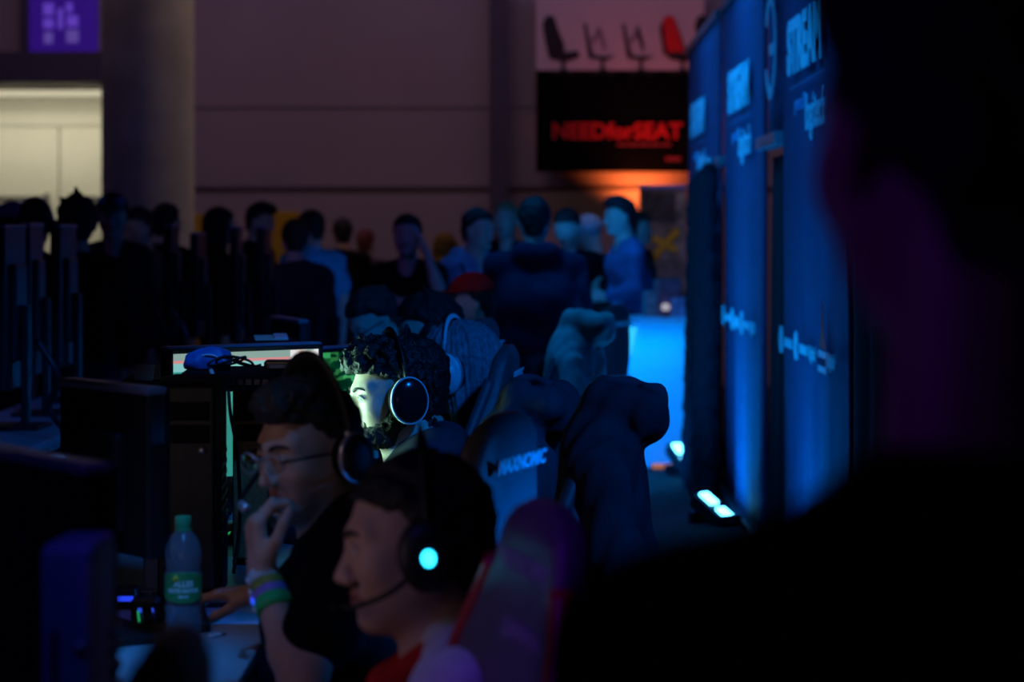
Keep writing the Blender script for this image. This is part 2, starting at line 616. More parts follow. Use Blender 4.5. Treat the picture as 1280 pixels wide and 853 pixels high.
def hair_mesh(H, Rm, style, res, s=1.0, thick=0.012):
    fd = Field()

    def T(x, y, z):
        return H + Rm.dot(V(x, y, z) * s)
    fd.ell(T(0, -0.012, 0.030), V(0.076 + thick, 0.097 + thick, 0.086 + thick * 1.2) * s, Rm)
    fd.cone(T(0, -0.050, -0.03), T(0, -0.052, -0.08), 0.058 * s, 0.05 * s, k=0.03)
    am, sc = 0.004, 75
    if style == 'quiff':
        fd.ell(T(0, 0.072, 0.092), V(0.055, 0.034, 0.026) * s, Rm, k=0.03)
        fd.ell(T(0, 0.02, 0.118), V(0.06, 0.06, 0.020) * s, Rm, k=0.03)
        am, sc = 0.0035, 110
    if style == 'curly':
        fd.ell(T(0, 0.080, 0.084), V(0.055, 0.034, 0.028) * s, Rm, k=0.02)
        fd.ell(T(0, 0.03, 0.115), V(0.066, 0.06, 0.026) * s, Rm, k=0.03)
        am, sc = 0.010, 120
    if style == 'spiky':
        fd.cone(T(0, -0.01, 0.11), T(0.0, 0.0, 0.19), 0.035 * s, 0.006 * s, k=0.02)
        fd.cone(T(0.04, 0.03, 0.10), T(0.07, 0.05, 0.14), 0.03 * s, 0.008 * s, k=0.02)
        fd.cone(T(-0.05, -0.03, 0.09), T(-0.09, -0.05, 0.13), 0.03 * s, 0.008 * s, k=0.02)
        am = 0.006
    if style == 'long':
        fd.cone(T(0, -0.045, 0.02), T(0, -0.075, -0.24), 0.088 * s, 0.06 * s, k=0.05)
        for e in (-1, 1):
            fd.cone(T(e * 0.062, -0.02, 0.03), T(e * 0.075, -0.02, -0.24), 0.032 * s, 0.03 * s, k=0.04)
        am, sc = 0.003, 90
    hz, hy = HAIRLINE[style]

    def loc(x, y, z):
        x, y, z = x - H[0], y - H[1], z - H[2]
        return [(Rm[0, i] * x + Rm[1, i] * y + Rm[2, i] * z) / s for i in range(3)]

    def clip(x, y, z):
        lx, ly, lz = loc(x, y, z)
        c = ly - np.interp(lz, hz, hy) + np.abs(lx) * 0.15 + 0.005 * np.sin(lx * 140)
        if style != 'long':
            c = np.maximum(c, -0.088 - lz)
        return c.astype(np.float32)

    def taper(lx, ly, lz):
        c = ly - np.interp(lz, hz, hy) + np.abs(lx) * 0.15
        return np.clip((c + 0.028) / 0.028, 0, 1) * thick * 0.95

    def nz(x, y, z):
        lx, ly, lz = loc(x, y, z)
        if style == 'long':
            return (0.004 * np.sin(np.arctan2(lx, ly + 0.02) * 38 + 3 * np.sin(lz * 12)) + 0.003 * np.sin(np.arctan2(lx, ly) * 17 + lz * 22)).astype(np.float32)
        return (wob(sc, am)(lx, ly, lz) + wob(sc * 2.1, am * 0.5, 1.0)(lx, ly, lz) + taper(lx, ly, lz)).astype(np.float32)
    return fd.mesh(res, noise=nz, clip=clip)


def person(label, head, yaw, hyaw=0, pitch=0, roll=0, pose='sit', lean=0.10, skin='skin', hair='hair', style='short', top='cblack', sleeves='long', legs='jeans', res=0.008, arms=None, s=1.0, wide=1.0, chin=0.0, nose=1.0, group=None, eyes=False, hood=False, collar=None, bulk=1.0, shoulder=1.0, slack=None, beard=False, hthick=0.012, drop=0.0):
    yaw, hyaw, pitch, roll = R(yaw), R(hyaw), R(pitch), R(roll)
    H = V(*head)
    f = V(-math.sin(yaw), math.cos(yaw), 0)
    r = V(math.cos(yaw), math.sin(yaw), 0)
    u = V(0, 0, 1)
    Rm = rotm(yaw + hyaw, pitch, roll)
    HB = Rm.dot(V(0, -0.030, -0.055) * s)
    nt = H + HB
    c7 = H - f * (0.055 * s + lean * 0.25) - u * (0.185 * s + drop)
    sh = {e: c7 - u * (0.055 * s + drop * 0.3) + r * e * 0.175 * s * shoulder + f * 0.005 for e in (-1, 1)}
    if pose == 'sit':
        pel = V(H[0], H[1], 0) - f * (0.05 + lean) + u * 0.52
        base = V(pel[0], pel[1], 0)
        hip = {e: pel + r * e * 0.09 - u * 0.02 for e in (-1, 1)}
        kn = {e: hip[e] + f * 0.44 + r * e * 0.06 + u * 0.0 for e in (-1, 1)}
        an = {e: kn[e] * V(1, 1, 0) - f * 0.02 + u * 0.09 for e in (-1, 1)}
    else:
        pel = V(c7[0], c7[1], 0) - f * (lean - 0.03) + u * (H[2] * 0.585)
        base = V(pel[0], pel[1], 0)
        hip = {e: pel + r * e * 0.088 - u * 0.03 for e in (-1, 1)}
        kn = {e: hip[e] * V(1, 1, 0) + f * 0.02 + u * H[2] * 0.30 + r * e * 0.02 for e in (-1, 1)}
        an = {e: kn[e] * V(1, 1, 0) - f * 0.04 + u * 0.085 for e in (-1, 1)}
    el, wr, hd, hn, cu = {}, {}, {}, {}, {}
    for e in (-1, 1):
        a = (arms or {}).get(e)
        if a is None:
            if pose == 'sit':
                el[e] = sh[e] - u * (0.25) + f * 0.10 + r * e * 0.06
                el[e][2] = max(el[e][2], 0.70)
                wr[e] = el[e] + f * 0.24 - r * e * 0.06 + u * max(0.0, 0.795 - el[e][2])
                hd[e], hn[e], cu[e] = f - r * e * 0.1, -u, 0.35
            else:
                el[e] = sh[e] - u * 0.30 * s + r * e * 0.05 - f * 0.02
                wr[e] = el[e] - u * 0.25 * s + f * 0.05
                hd[e], hn[e], cu[e] = -u + f * 0.15, -r * e, 0.4
        elif a == 'fold':
            el[e] = sh[e] - u * 0.27 * s + r * e * 0.05 + f * 0.04
            wr[e] = el[e] + f * 0.17 - r * e * 0.17 + u * 0.03
            hd[e], hn[e], cu[e] = -r * e + f * 0.3, -f, 0.35
        else:
            el[e], wr[e], hd[e], hn[e], cu[e] = [V(*x) if not np.isscalar(x) and not isinstance(x, list) and len(x) == 3 else x for x in a]
    mid = (pel * 0.55 + c7 * 0.45) - f * (0.02 + 0.03 * (pose == 'sit'))
    chest = c7 - u * 0.16 * s + f * 0.03

    def torso(fd, g):
        for e in (-1, 1):
            fd.cone(hip[e] * 0.8 + pel * 0.2 + u * 0.02, mid + r * e * 0.055 * bulk, 0.098 * bulk + g, 0.095 * bulk + g, k=0.06)
            fd.cone(mid + r * e * 0.055 * bulk, chest + r * e * 0.078 * bulk, 0.095 * bulk + g, 0.098 * bulk + g, k=0.06)
            fd.cone(chest + r * e * 0.07, sh[e] - r * e * 0.03 - u * 0.01, 0.085 + g, 0.055 * s + g, k=0.06)
            fd.cone(c7 - u * 0.01, sh[e], 0.052 * s + g, 0.052 * s + g, k=0.05)

    def arm(fd, e, g, upto):
        if upto == 'short':
            q = sh[e] * 0.42 + el[e] * 0.58
            fd.cone(sh[e], q, 0.052 * s + g, 0.054 * s + g * 1.6, k=0.03)
            return
        fd.cone(sh[e], el[e], 0.050 * s + g, 0.040 * s + g, k=0.03)
        w = wr[e] if upto == 'hand' else el[e] * 0.08 + wr[e] * 0.92
        m = el[e] * 0.72 + wr[e] * 0.28
        fd.cone(el[e], m, 0.038 * s + g, 0.037 * s + g, k=0.02)
        fd.cone(m, w, 0.037 * s + g, 0.023 * s + g, k=0.02)

    def leg(fd, g, foot):
        for e in (-1, 1):
            fd.cone(hip[e], kn[e], 0.088 + g, 0.058 + g, k=0.03)
            m = kn[e] * 0.7 + an[e] * 0.3
            fd.cone(kn[e], m, 0.057 + g, 0.055 + g, k=0.02)
            fd.cone(m, an[e], 0.055 + g, 0.038 + g, k=0.02)
            if foot:
                fd.cone(an[e] - u * 0.04, an[e] + f * 0.16 - u * 0.055, 0.036, 0.028, k=0.03)
    fd = Field()
    torso(fd, 0)
    leg(fd, 0, True)
    fd.cone(nt, c7 + f * 0.012 - u * 0.01, 0.050 * s, 0.058 * s, k=0.03)
    fd.cone(H + Rm.dot(V(0, 0.005, -0.085) * s), c7 + f * 0.05 - u * 0.05, 0.036 * s, 0.045 * s, k=0.03)
    for e in (-1, 1):
        arm(fd, e, 0, 'hand')
        add_hand(fd, wr[e], hd[e], hn[e], cu[e], e, s=s)
    add_head(fd, H, Rm, s, chin, nose, wide)
    root = empty('person', tuple(base), 0, label, 'person', group)
    body = mesh_np('body', fd.mesh(res), M[skin], root, base)
    body.data.materials.append(M['lip'])
    nv = len(body.data.polygons)
    cc = np.zeros(nv * 3, np.float32)
    body.data.polygons.foreach_get('center', cc)
    lc = (cc.reshape(-1, 3) + base - H).dot(Rm) / s
    lip = (((lc[:, 0] / 0.021) ** 2 + ((lc[:, 2] + 0.0735) / 0.0125) ** 2) < 1) & (lc[:, 1] > 0.082)
    body.data.polygons.foreach_set('material_index', lip.astype(np.int32))
    if style and hair:
        mesh_np('hair', hair_mesh(H, Rm, style, min(res, 0.006), s, hthick), M[hair], root, base)
    # upper garment
    g = Field()
    torso(g, 0.013)
    for e in (-1, 1):
        arm(g, e, 0.013 if sleeves == 'long' else 0.010, 'wrist' if sleeves == 'long' else 'short')
    if hood:
        g.cone(c7 - f * 0.05 + r * 0.07 + u * 0.015, c7 - f * 0.05 - r * 0.07 + u * 0.015, 0.05, 0.05, k=0.05)
        for e in (-1, 1):
            g.cone(c7 - f * 0.05 + r * e * 0.07 + u * 0.015, c7 + f * 0.07 + r * e * 0.05 - u * 0.03, 0.045, 0.025, k=0.04)
    g.cone(c7 + u * 0.055 * s + f * 0.02, H - u * 0.02 * s, 0.054 * s, 0.075 * s, k=0.015, op='s')
    zc = pel[2] - (0.03 if pose == 'sit' else 0.10)
    mesh_np({'long': 'jacket', 'short': 'shirt'}[sleeves], g.mesh(res, noise=wob(22, 0.005, head[0] * 3), clip=lambda x, y, z: (zc - z)), M[top], root, base)
    t = Field()
    leg(t, 0.014, False)
    t.cone(hip[-1], hip[1], 0.105, 0.105, k=0.04)
    mesh_np('trousers', t.mesh(max(res, 0.008), noise=wob(25, 0.004)), M[legs], root, base)
    sz = Field()
    for e in (-1, 1):
        sz.cone(an[e] - u * 0.045, an[e] + f * 0.17 - u * 0.052, 0.045, 0.036, k=0.03)
    mesh_np('shoes', sz.mesh(0.01, clip=lambda x, y, z: 0.002 - z), M['blackmatt'], root, base)
    if collar:
        cf = Field()
        for e in (-1, 1):
            cf.cone(c7 + u * 0.035 * s - f * 0.045, c7 + r * e * 0.066 + u * 0.018 + f * 0.03, 0.018, 0.020, k=0.02)
            cf.cone(c7 + r * e * 0.066 + u * 0.018 + f * 0.03, c7 + f * 0.115 - u * 0.06 + r * e * 0.02, 0.020, 0.026, k=0.02)
            cf.cone(c7 + f * 0.115 - u * 0.06 + r * e * 0.02, c7 + f * 0.15 - u * 0.20 + r * e * 0.03, 0.026, 0.024, k=0.02)
        mesh_np('collar', cf.mesh(min(res, 0.006)), M[collar], root, base)
    if eyes:
        for e in (-1, 1):
            bm = bmesh.new()
            bmesh.ops.create_uvsphere(bm, u_segments=20, v_segments=14, radius=0.0118 * s)
            p = H + Rm.dot(V(e * 0.032 * wide, 0.0800, -0.002) * s) - base
            mt = Matrix.Translation(p) @ Matrix([list(q) for q in Rm]).to_4x4()
            o = from_bm('eye', bm, M['eyewhite'], root, True)
            o.data.materials.append(M['iris'])
            for pl in o.data.polygons:
                c = pl.center
                pl.material_index = 1 if (c.y > 0 and math.hypot(c.x, c.z + 0.001) < 0.0056 * s) else 0
            o.data.transform(mt)
            pts = [H + Rm.dot(V(e * x * wide, y, z) * s) - base for x, y, z in ((0.012, 0.0965, 0.017), (0.028, 0.0935, 0.0235), (0.044, 0.083, 0.021), (0.054, 0.070, 0.014))]
            tube('eyebrow', pts, lambda q: 0.0042 * (1 - 0.6 * q), M[hair], root, 8, 5)
            # upper eyelid and lashes
            pts = [H + Rm.dot(V(e * x * wide, y, z) * s) - base for x, y, z in ((0.017, 0.0885, 0.0015), (0.027, 0.0925, 0.0062), (0.037, 0.0905, 0.0055), (0.046, 0.0825, -0.0010))]
            tube('eyelid', pts, 0.0022, M[skin], root, 8, 5)
    if beard:
        b = Field()

        def T(x, y, z):
            return H + Rm.dot(V(x, y, z) * s)
        for e in (-1, 1):
            b.cone(T(e * 0.052, 0.006, -0.030), T(e * 0.052, 0.010, -0.055), 0.022, 0.029, k=0.02)
            b.cone(T(e * 0.052, 0.008, -0.055), T(e * 0.020, 0.066, -0.098), 0.030, 0.029, k=0.02)
            b.cone(T(e * 0.030, 0.074, -0.062), T(0, 0.088, -0.0585), 0.006, 0.008, k=0.01)
        b.sph(T(0, 0.074, -0.102), 0.027, k=0.02)
        b.cone(T(-0.03, 0.03, -0.10), T(0.03, 0.03, -0.10), 0.03, 0.03, k=0.02)
        mesh_np('beard', b.mesh(0.004, noise=wob(260, 0.003)), M['beard'], root, base)
    root['_h'] = 0
    del root['_h']
    return dict(root=root, H=H, R=Rm, f=f, r=r, c7=c7, sh=sh, el=el, wr=wr, base=base, pel=pel)


def head_frame(name, P, label, cat, group=None):
    o = empty(name, tuple(P['H']), 0, label, cat, group)
    o.rotation_euler = Matrix([list(q) for q in P['R']]).to_euler()
    return o


def headset(P, label, band='black', cup='black', ring=None, mic=True, led=None, mat_face=None, group='headsets on the seated players', big=1.0, micside=1, tilt=0.0):
    o = head_frame('headset', P, label, 'headset', group)
    w = 0.099
    arc = [(w * math.cos(a) * (1.0 if abs(math.cos(a)) < 0.9 else 1.0), -0.012 + tilt * math.sin(a), 0.0 + 0.152 * math.sin(a)) for a in [PI * i / 10 for i in range(11)]]
    tube('headband', arc, 0.013, M[band], o, 10, 4, 0.35, (0, 1, 0)).data
    pad = [(0.093 * math.cos(a), -0.012 + tilt * math.sin(a), 0.140 * math.sin(a)) for a in [PI * (0.22 + 0.56 * i / 8) for i in range(9)]]
    tube('headband_pad', pad, 0.015, M['blackmatt'], o, 10, 4, 0.5, (0, 1, 0))
    for e in (-1, 1):
        mt = Matrix.Translation((e * 0.083, -0.012, -0.012)) @ Matrix.Rotation(e * PI / 2, 4, 'Y') @ Matrix.Diagonal((1.12, 0.92, 1, 1))
        q = big
        lathe('ear_pad', [(0.020 * q, 0), (0.040 * q, 0.002), (0.046 * q, 0.010), (0.044 * q, 0.020), (0.03 * q, 0.022)], M['blackmatt'], o, n=28, mt=mt)
        c = lathe('ear_cup', [(0.040 * q, 0.020), (0.045 * q, 0.024), (0.045 * q, 0.034), (0.038 * q, 0.043), (0.018 * q, 0.046), (0.002, 0.046)], M[cup], o, n=28, mt=mt)
        if ring:
            lathe('cup_ring', [(0.0445 * q, 0.026), (0.0465 * q, 0.028), (0.0465 * q, 0.036), (0.044 * q, 0.038), (0.044 * q, 0.034)], M[ring], c, n=32, mt=mt)
        if mat_face:
            lathe('cup_plate', [(0.028 * q, 0.042), (0.028 * q, 0.0475), (0.002, 0.049)], M[mat_face], c, n=24, mt=mt)
        if led:
            lathe('led_light', [(0.0100, 0.044), (0.0100, 0.048), (0.007, 0.050), (0.001, 0.050)], M[led], c, n=20, mt=mt)
        tube('arm', [(e * 0.098, -0.012, 0.03), (e * 0.112, -0.012, 0.015), (e * 0.120, -0.012, -0.01)], 0.007, M[ring or cup], o, 8, 4)
    if mic:
        e = micside
        tube('microphone_boom', [(e * 0.118, 0.0, -0.025), (e * 0.112, 0.045, -0.055), (e * 0.085, 0.090, -0.072), (e * 0.045, 0.118, -0.078)], 0.0042, M['black'], o, 8, 5)
        tube('microphone_tip', [(e * 0.055, 0.113, -0.077), (e * 0.040, 0.120, -0.079), (e * 0.026, 0.124, -0.079)], 0.0085, M[mic if isinstance(mic, str) else 'blackmatt'], o, 10, 4)
    return o


def glasses(P, label, m='silver'):
    o = head_frame('eyeglasses', P, label, 'glasses')
    for e in (-1, 1):
        ring = [(e * (0.034 + 0.025 * math.cos(a)), 0.104 - 0.006 * abs(math.cos(a)) * (1 if math.cos(a) * 1 > 0 else 0.2), -0.006 + 0.017 * math.sin(a)) for a in [2 * PI * i / 16 for i in range(17)]]
        tube('rim', ring, 0.0014, M[m], o, 6, 2)
        bm = bmesh.new()
        vs = [bm.verts.new(p) for p in ring[:-1]]
        fc = bm.faces.new(vs)
        ex = bmesh.ops.extrude_face_region(bm, geom=[fc])
        bmesh.ops.translate(bm, vec=(0, 0.0015, 0), verts=[v for v in ex['geom'] if isinstance(v, bmesh.types.BMVert)])
        from_bm('lens', bm, M['lens'], o)
        tube('temple', [(e * 0.059, 0.100, 0.0), (e * 0.076, 0.080, 0.002), (e * 0.084, 0.03, 0.0), (e * 0.085, -0.01, -0.006)], 0.0022, M['black'], o, 6, 4)
    tube('bridge', [(-0.010, 0.104, 0.002), (0, 0.108, 0.005), (0.010, 0.104, 0.002)], 0.0014, M[m], o, 6, 4)
    return o


M['lens'] = mat('lens_glass', (0.95, 0.97, 1.0), 0.03, trans=1.0, ior=1.05)
M['ledcyan'] = glow('cyan_led', (0.02, 0.62, 1.0), 6.0)


# ------------------------------------------------------------------ the hall
def struct(name, bm, m):
    return setp(from_bm(name, bm, m), kind='structure')


def sbox(name, lo, hi, m):
    bm = bmesh.new()
    lo, hi = Vector(lo), Vector(hi)
    add_box(bm, (lo + hi) / 2, hi - lo)
    return struct(name, bm, m)


M['wall'] = mat('painted_wall_panels', (0.42, 0.33, 0.31), 0.8, noise=0.05, nscale=1.2, bump=0.05, bscale=40)
M['walldark'] = mat('dark_steel', (0.10, 0.08, 0.11), 0.6, noise=0.1, nscale=5)
M['groove'] = mat('panel_joint', (0.12, 0.09, 0.10), 0.8, noise=0.1)
M['concrete'] = mat('concrete', (0.40, 0.37, 0.34), 0.85, noise=0.16, nscale=3.2, bump=0.25, bscale=18)
M['doorwhite'] = mat('white_door_paint', (0.80, 0.79, 0.72), 0.5, noise=0.02, nscale=4)
WB = 24.0
sbox('floor', (-14, -2, -0.1), (14, 27, 0), M['floor'])
bm = bmesh.new()
for lo, hi in (((at(128, WB), WB, 0), (12, WB + 0.25, 9)), ((-14, WB, 3.0), (at(128, WB), WB + 0.25, 9)), ((-14, WB, 0), (-5.95, WB + 0.25, 3.0))):
    add_box(bm, (Vector(lo) + Vector(hi)) / 2, Vector(hi) - Vector(lo))
struct('wall_back', bm, M['wall'])
# lit lobby recess behind the opening
sbox('wall_left', (-6.02, 24.26, 0), (-5.92, 25.6, 3.0), M['doorwhite'])
sbox('wall_right', (-3.65, 24.26, 0), (-3.55, 25.6, 3.0), M['doorwhite'])
sbox('wall_far', (-6.1, 25.6, 0), (-3.5, 25.7, 3.0), M['doorwhite'])
sbox('ceiling', (-6.1, 24.26, 3.0), (-3.5, 25.7, 3.16), M['doorwhite'])
d = setp(empty('door_1', (-4.77, 25.5, 0)), kind='structure')
for e in (-1, 1):
    lf = box('door_leaf', (e * 0.49, 0, 1.32), (0.965, 0.05, 2.64), M['doorwhite'], d, 0.004)
    box('push_bar', (e * 0.46, -0.07, 1.90 - 0.02), (0.72, 0.03, 0.05), M['metal'], lf, 0.01)
    for q in (-0.33, 0.33):
        box('bar_bracket', (e * 0.46 + q, -0.045, 1.88), (0.05, 0.06, 0.12), M['metal'], lf, 0.008)
box('door_header', (0, 0, 2.72), (2.0, 0.06, 0.14), M['doorwhite'], d, 0.004)
area('lobby_light', (-4.8, 24.75, 2.92), (-4.8, 25.3, 1.0), 1.9, 0.12, (1.0, 0.92, 0.68), 10.5, 170)
lamp = empty('tube_light', (-4.8, 24.45, 2.93), 0, 'long tube lamp glowing under the top edge of the white doorway', 'lamp')
box('lamp_tube', (0, 0, 0), (2.1, 0.06, 0.06), glow('warm_tube', (1.0, 0.90, 0.62), 0.6), lamp, 0.02)
box('lamp_housing', (0, 0, 0.045), (2.2, 0.1, 0.03), M['white'], lamp, 0.005)

sbox('trim_1', (-14, WB - 0.55, zz(105, WB - 0.3)), (at(126, WB - 0.5), WB, zz(70, WB)), M['walldark'])
sbox('trim_2', (at(612, WB), WB - 0.22, 0), (at(635, WB), WB, 9), M['walldark'])
sbox('trim_3', (at(128, WB), WB - 0.02, zz(238, WB)), (12, WB, zz(233, WB)), M['groove'])
sbox('trim_4', (at(128, WB), WB - 0.006, zz(136, WB)), (12, WB, zz(134, WB)), M['groove'])
sbox('trim_5', (at(28, WB), WB - 0.12, zz(70, WB)), (at(38, WB), WB, 9), M['walldark'])
# round concrete column
lathe_o = lathe('column_1', [(0.385, 0), (0.385, 0.02), (0.38, 0.03), (0.38, 9.0)], M['concrete'], None, (at(185, 20), 20, 0), 64)
setp(lathe_o, kind='structure')
spot('warm_column_light', (0.6, 20.6, 5.2), (at(235, 20), 20, 2.4), (1.0, 0.72, 0.50), 75, 40)
spot('blue_column_light', (-5.5, 14.0, 5.0), (at(150, 20), 20, 3.0), (0.16, 0.12, 1.0), 26, 40)

# purple sign in the upper left
sg = empty('purple_sign', (at(80, WB), WB - 0.03, 3.7), 0, 'glowing purple sign with pale square marks above the white doorway', 'sign')
box('sign_panel', (0, 0, -0.10), (0.68, 0.05, 1.1), mat('purple_backlit', (0.05, 0.01, 0.2), 0.5, emit=(0.018, 0.003, 0.13), estr=1.0, noise=0.2, nscale=3), sg, 0.01)
pl = glow('pale_backlit', (0.10, 0.04, 0.42), 1.0)
pl2 = glow('white_backlit', (0.09, 0.05, 0.28), 1.0)
for (a, b, c, e) in ((62, 12, 13, 15), (62, 30, 13, 12), (77, 24, 6, 26), (62, 48, 11, 14), (92, 46, 15, 16), (92, 27, 14, 14), (88, 10, 8, 12)):
    box('sign_mark', (at(a, WB) - sg.location.x, -0.03, zz(b, WB) - 3.7), (c / F * WB, 0.012, e / F * WB), pl if b < 40 else pl2, sg, 0.004)

# ------------------------------------------------------------------ poster with chairs
M['pwhite'] = mat('poster_white', (0.62, 0.52, 0.54), 0.7, noise=0.04, nscale=3)
M['pblack'] = mat('poster_black', (0.003, 0.003, 0.004), 0.8, noise=0.05, spec=0.05)
M['pred'] = mat('poster_red', (0.75, 0.015, 0.02), 0.6, noise=0.04)
M['pdred'] = mat('poster_dark_red', (0.30, 0.03, 0.04), 0.6, noise=0.04)
M['pink'] = mat('poster_ink', (0.02, 0.016, 0.022), 0.6, noise=0.1)
M['pgrey'] = mat('poster_grey', (0.26, 0.19, 0.24), 0.6, noise=0.1)
PY = 23.75
po = empty('wall_poster', (at(770, PY), PY, 3.0), 0, 'large black and white wall poster showing a row of gaming chairs over red lettering', 'poster')
ox = po.location.x


def ppx(x):
    return at(x, PY) - ox


def ppz(y):
    return zz(y, PY) - 3.0


box('white_field', (ppx(775), 0, (ppz(88) + ppz(-30)) / 2), (ppx(880) - ppx(670), 0.06, ppz(-30) - ppz(88)), M['pwhite'], po)
box('black_field', (ppx(775), 0, (ppz(88) + ppz(215)) / 2), (ppx(880) - ppx(670), 0.06, ppz(88) - ppz(215)), M['pblack'], po)
UPR = Matrix(((1, 0, 0, 0), (0, 0, -1, 0), (0, 1, 0, 0), (0, 0, 0, 1)))
text('red_lettering', 'NEEDforSEAT', 0.215, M['pred'], po, Matrix.Translation((ppx(771), -0.034, ppz(165))) @ UPR, 0.002, 0.006, 1.0)
for a, b, c, e in ((771, 840, 179, 183), (832, 851, 196, 202)):
    for k in range(5):
        w = (b - a) / 5.6
        box('small_lettering_strip', ((ppx(a + (b - a) * k / 5) + ppx(a + (b - a) * k / 5 + w)) / 2, -0.034, ppz((c + e) / 2)), (w / F * PY, 0.006, (e - c) / F * PY * 0.8), M['pdred'], po)


def flat(name, pts, m, parent, y=-0.036, th=0.006):
    bm = bmesh.new()
    vs = [bm.verts.new((ppx(a), y, ppz(b))) for a, b in pts]
    fc = bm.faces.new(vs)
    ex = bmesh.ops.extrude_face_region(bm, geom=[fc])
    bmesh.ops.translate(bm, vec=(0, th, 0), verts=[v for v in ex['geom'] if isinstance(v, bmesh.types.BMVert)])
    return from_bm(name, bm, m, parent)


def chair_print(x0, kind, s=1.0):
    back = [(x0, 32), (x0 + 3, 22), (x0 + 10, 19), (x0 + 15, 22), (x0 + 20, 38), (x0 + 27, 55), (x0 + 28, 66), (x0 + 22, 74), (x0 + 8, 72), (x0 + 4, 55)]
    seat = [(x0 + 8, 66), (x0 + 26, 66), (x0 + 45, 64), (x0 + 46, 72), (x0 + 28, 78), (x0 + 9, 74)]
    stem = [(x0 + 24, 74), (x0 + 28, 74), (x0 + 28, 86), (x0 + 42, 93), (x0 + 41, 95), (x0 + 26, 90), (x0 + 12, 95), (x0 + 11, 93), (x0 + 24, 86)]
    if kind == 'black':
        flat('printed_backrest', back, M['pink'], po)
        flat('printed_seat', seat, M['pink'], po, -0.038)
    elif kind == 'red':
        flat('printed_backrest', back, M['pred'], po)
        flat('printed_backrest_edge', [(x0 - 3, 36), (x0 + 1, 26), (x0 + 4, 55), (x0 + 9, 72), (x0 + 2, 68)], M['pink'], po, -0.038)
        flat('printed_backrest_edge', [(x0 + 15, 22), (x0 + 19, 30), (x0 + 29, 60), (x0 + 28, 66), (x0 + 21, 40)], M['pink'], po, -0.040)
        flat('printed_seat', [(a, b) for a, b in seat], M['pink'], po, -0.038)
    else:
        flat('printed_backrest', [(x0 + 2, 30), (x0 + 6, 30), (x0 + 10, 52), (x0 + 16, 72), (x0 + 9, 74), (x0 + 6, 56)], M['pink'], po)
        flat('printed_backrest_edge', [(x0 + 18, 38), (x0 + 23, 32), (x0 + 30, 56), (x0 + 29, 68), (x0 + 25, 56)], M['pgrey' if kind == 'pale' else 'pink'], po)
        flat('printed_backrest_edge', [(x0 + 10, 50), (x0 + 15, 46), (x0 + 21, 36), (x0 + 22, 42), (x0 + 15, 56)], M['pgrey'], po, -0.037)
        flat('printed_seat', [(x0 + 12, 69), (x0 + 26, 71), (x0 + 42, 70), (x0 + 30, 76), (x0 + 14, 74)], M['pink'], po, -0.038)
    flat('printed_base', stem, M['pink'], po, -0.042)


chair_print(678, 'black')
chair_print(727, 'pale')
chair_print(775, 'dark')
chair_print(827, 'red')
chair_print(868, 'black')

# orange uplight below the poster
ul = empty('orange_uplight', (at(799, 23.55), 23.62, zz(268, 23.6)), 0, 'small lamp throwing orange light up the wall below the black poster', 'lamp')
lathe('lamp_body', [(0.03, -0.12), (0.05, -0.1), (0.055, 0.0), (0.06, 0.01), (0.05, 0.012), (0.05, 0.0)], M['black'], ul, n=20)
lathe('lamp_lens', [(0.05, -0.01), (0.045, 0.004), (0.002, 0.006)], glow('orange_lens', (1.0, 0.28, 0.05), 3.0), ul, n=20)
tube('lamp_stand', [(0, 0, -0.12), (0, 0, -0.8), (0, 0, -ul.location.z)], 0.014, M['black'], ul)
spot('orange_uplight_beam', (ul.location.x, 23.62, ul.location.z + 0.05), (ul.location.x + 0.02, 23.93, ul.location.z + 0.45), (1.0, 0.18, 0.04), 45, 120, 1.0, 0.04)
spot('orange_wall_wash', (ul.location.x + 0.25, 22.6, 1.2), (ul.location.x + 0.3, 23.7, 3.3), (1.0, 0.14, 0.10), 55, 75, 1.0, 0.1)

# ------------------------------------------------------------------ display at the far right, yellow boards
ds = empty('display_stand', (at(828, 19), 19.0, 0), 0, 'tall printed display board with a yellow cross shape beside the blue banner wall', 'display')
box('board', (0, 0, 1.0), (0.36, 0.05, 1.72), mat('grey_print', (0.22, 0.19, 0.20), 0.7, noise=0.7, nscale=9), ds, 0.006)
box('top_rail', (0, -0.01, 1.87), (0.38, 0.06, 0.035), mat('violet_rail', (0.30, 0.26, 0.7), 0.5), ds, 0.006)
box('dark_picture', (-0.03, -0.03, 1.72), (0.26, 0.012, 0.22), mat('dark_print', (0.05, 0.045, 0.06), 0.7, noise=0.9, nscale=14), ds)
yl = mat('yellow_print', (0.62, 0.36, 0.03), 0.7, noise=0.1)
for a in (48, -28):
    box('yellow_bar', (0.02, -0.032 - 0.002 * (a > 0), 1.42), (0.30 if a > 0 else 0.22, 0.008, 0.055), yl, ds, rot=Matrix.Rotation(R(-a), 3, 'Y'))
for e in (-1, 1):
    box('foot', (e * 0.14, 0, 0.07), (0.05, 0.4, 0.14), M['black'], ds, 0.01)
box('side_post', (0.235, -0.02, 1.45), (0.05, 0.05, 2.9), mat('pale_post', (0.30, 0.28, 0.27), 0.6, noise=0.1), ds, 0.006)
spot('display_light', (1.3, 17.6, 3.2), (1.18, 19, 1.2), (1.0, 0.75, 0.8), 22, 40)

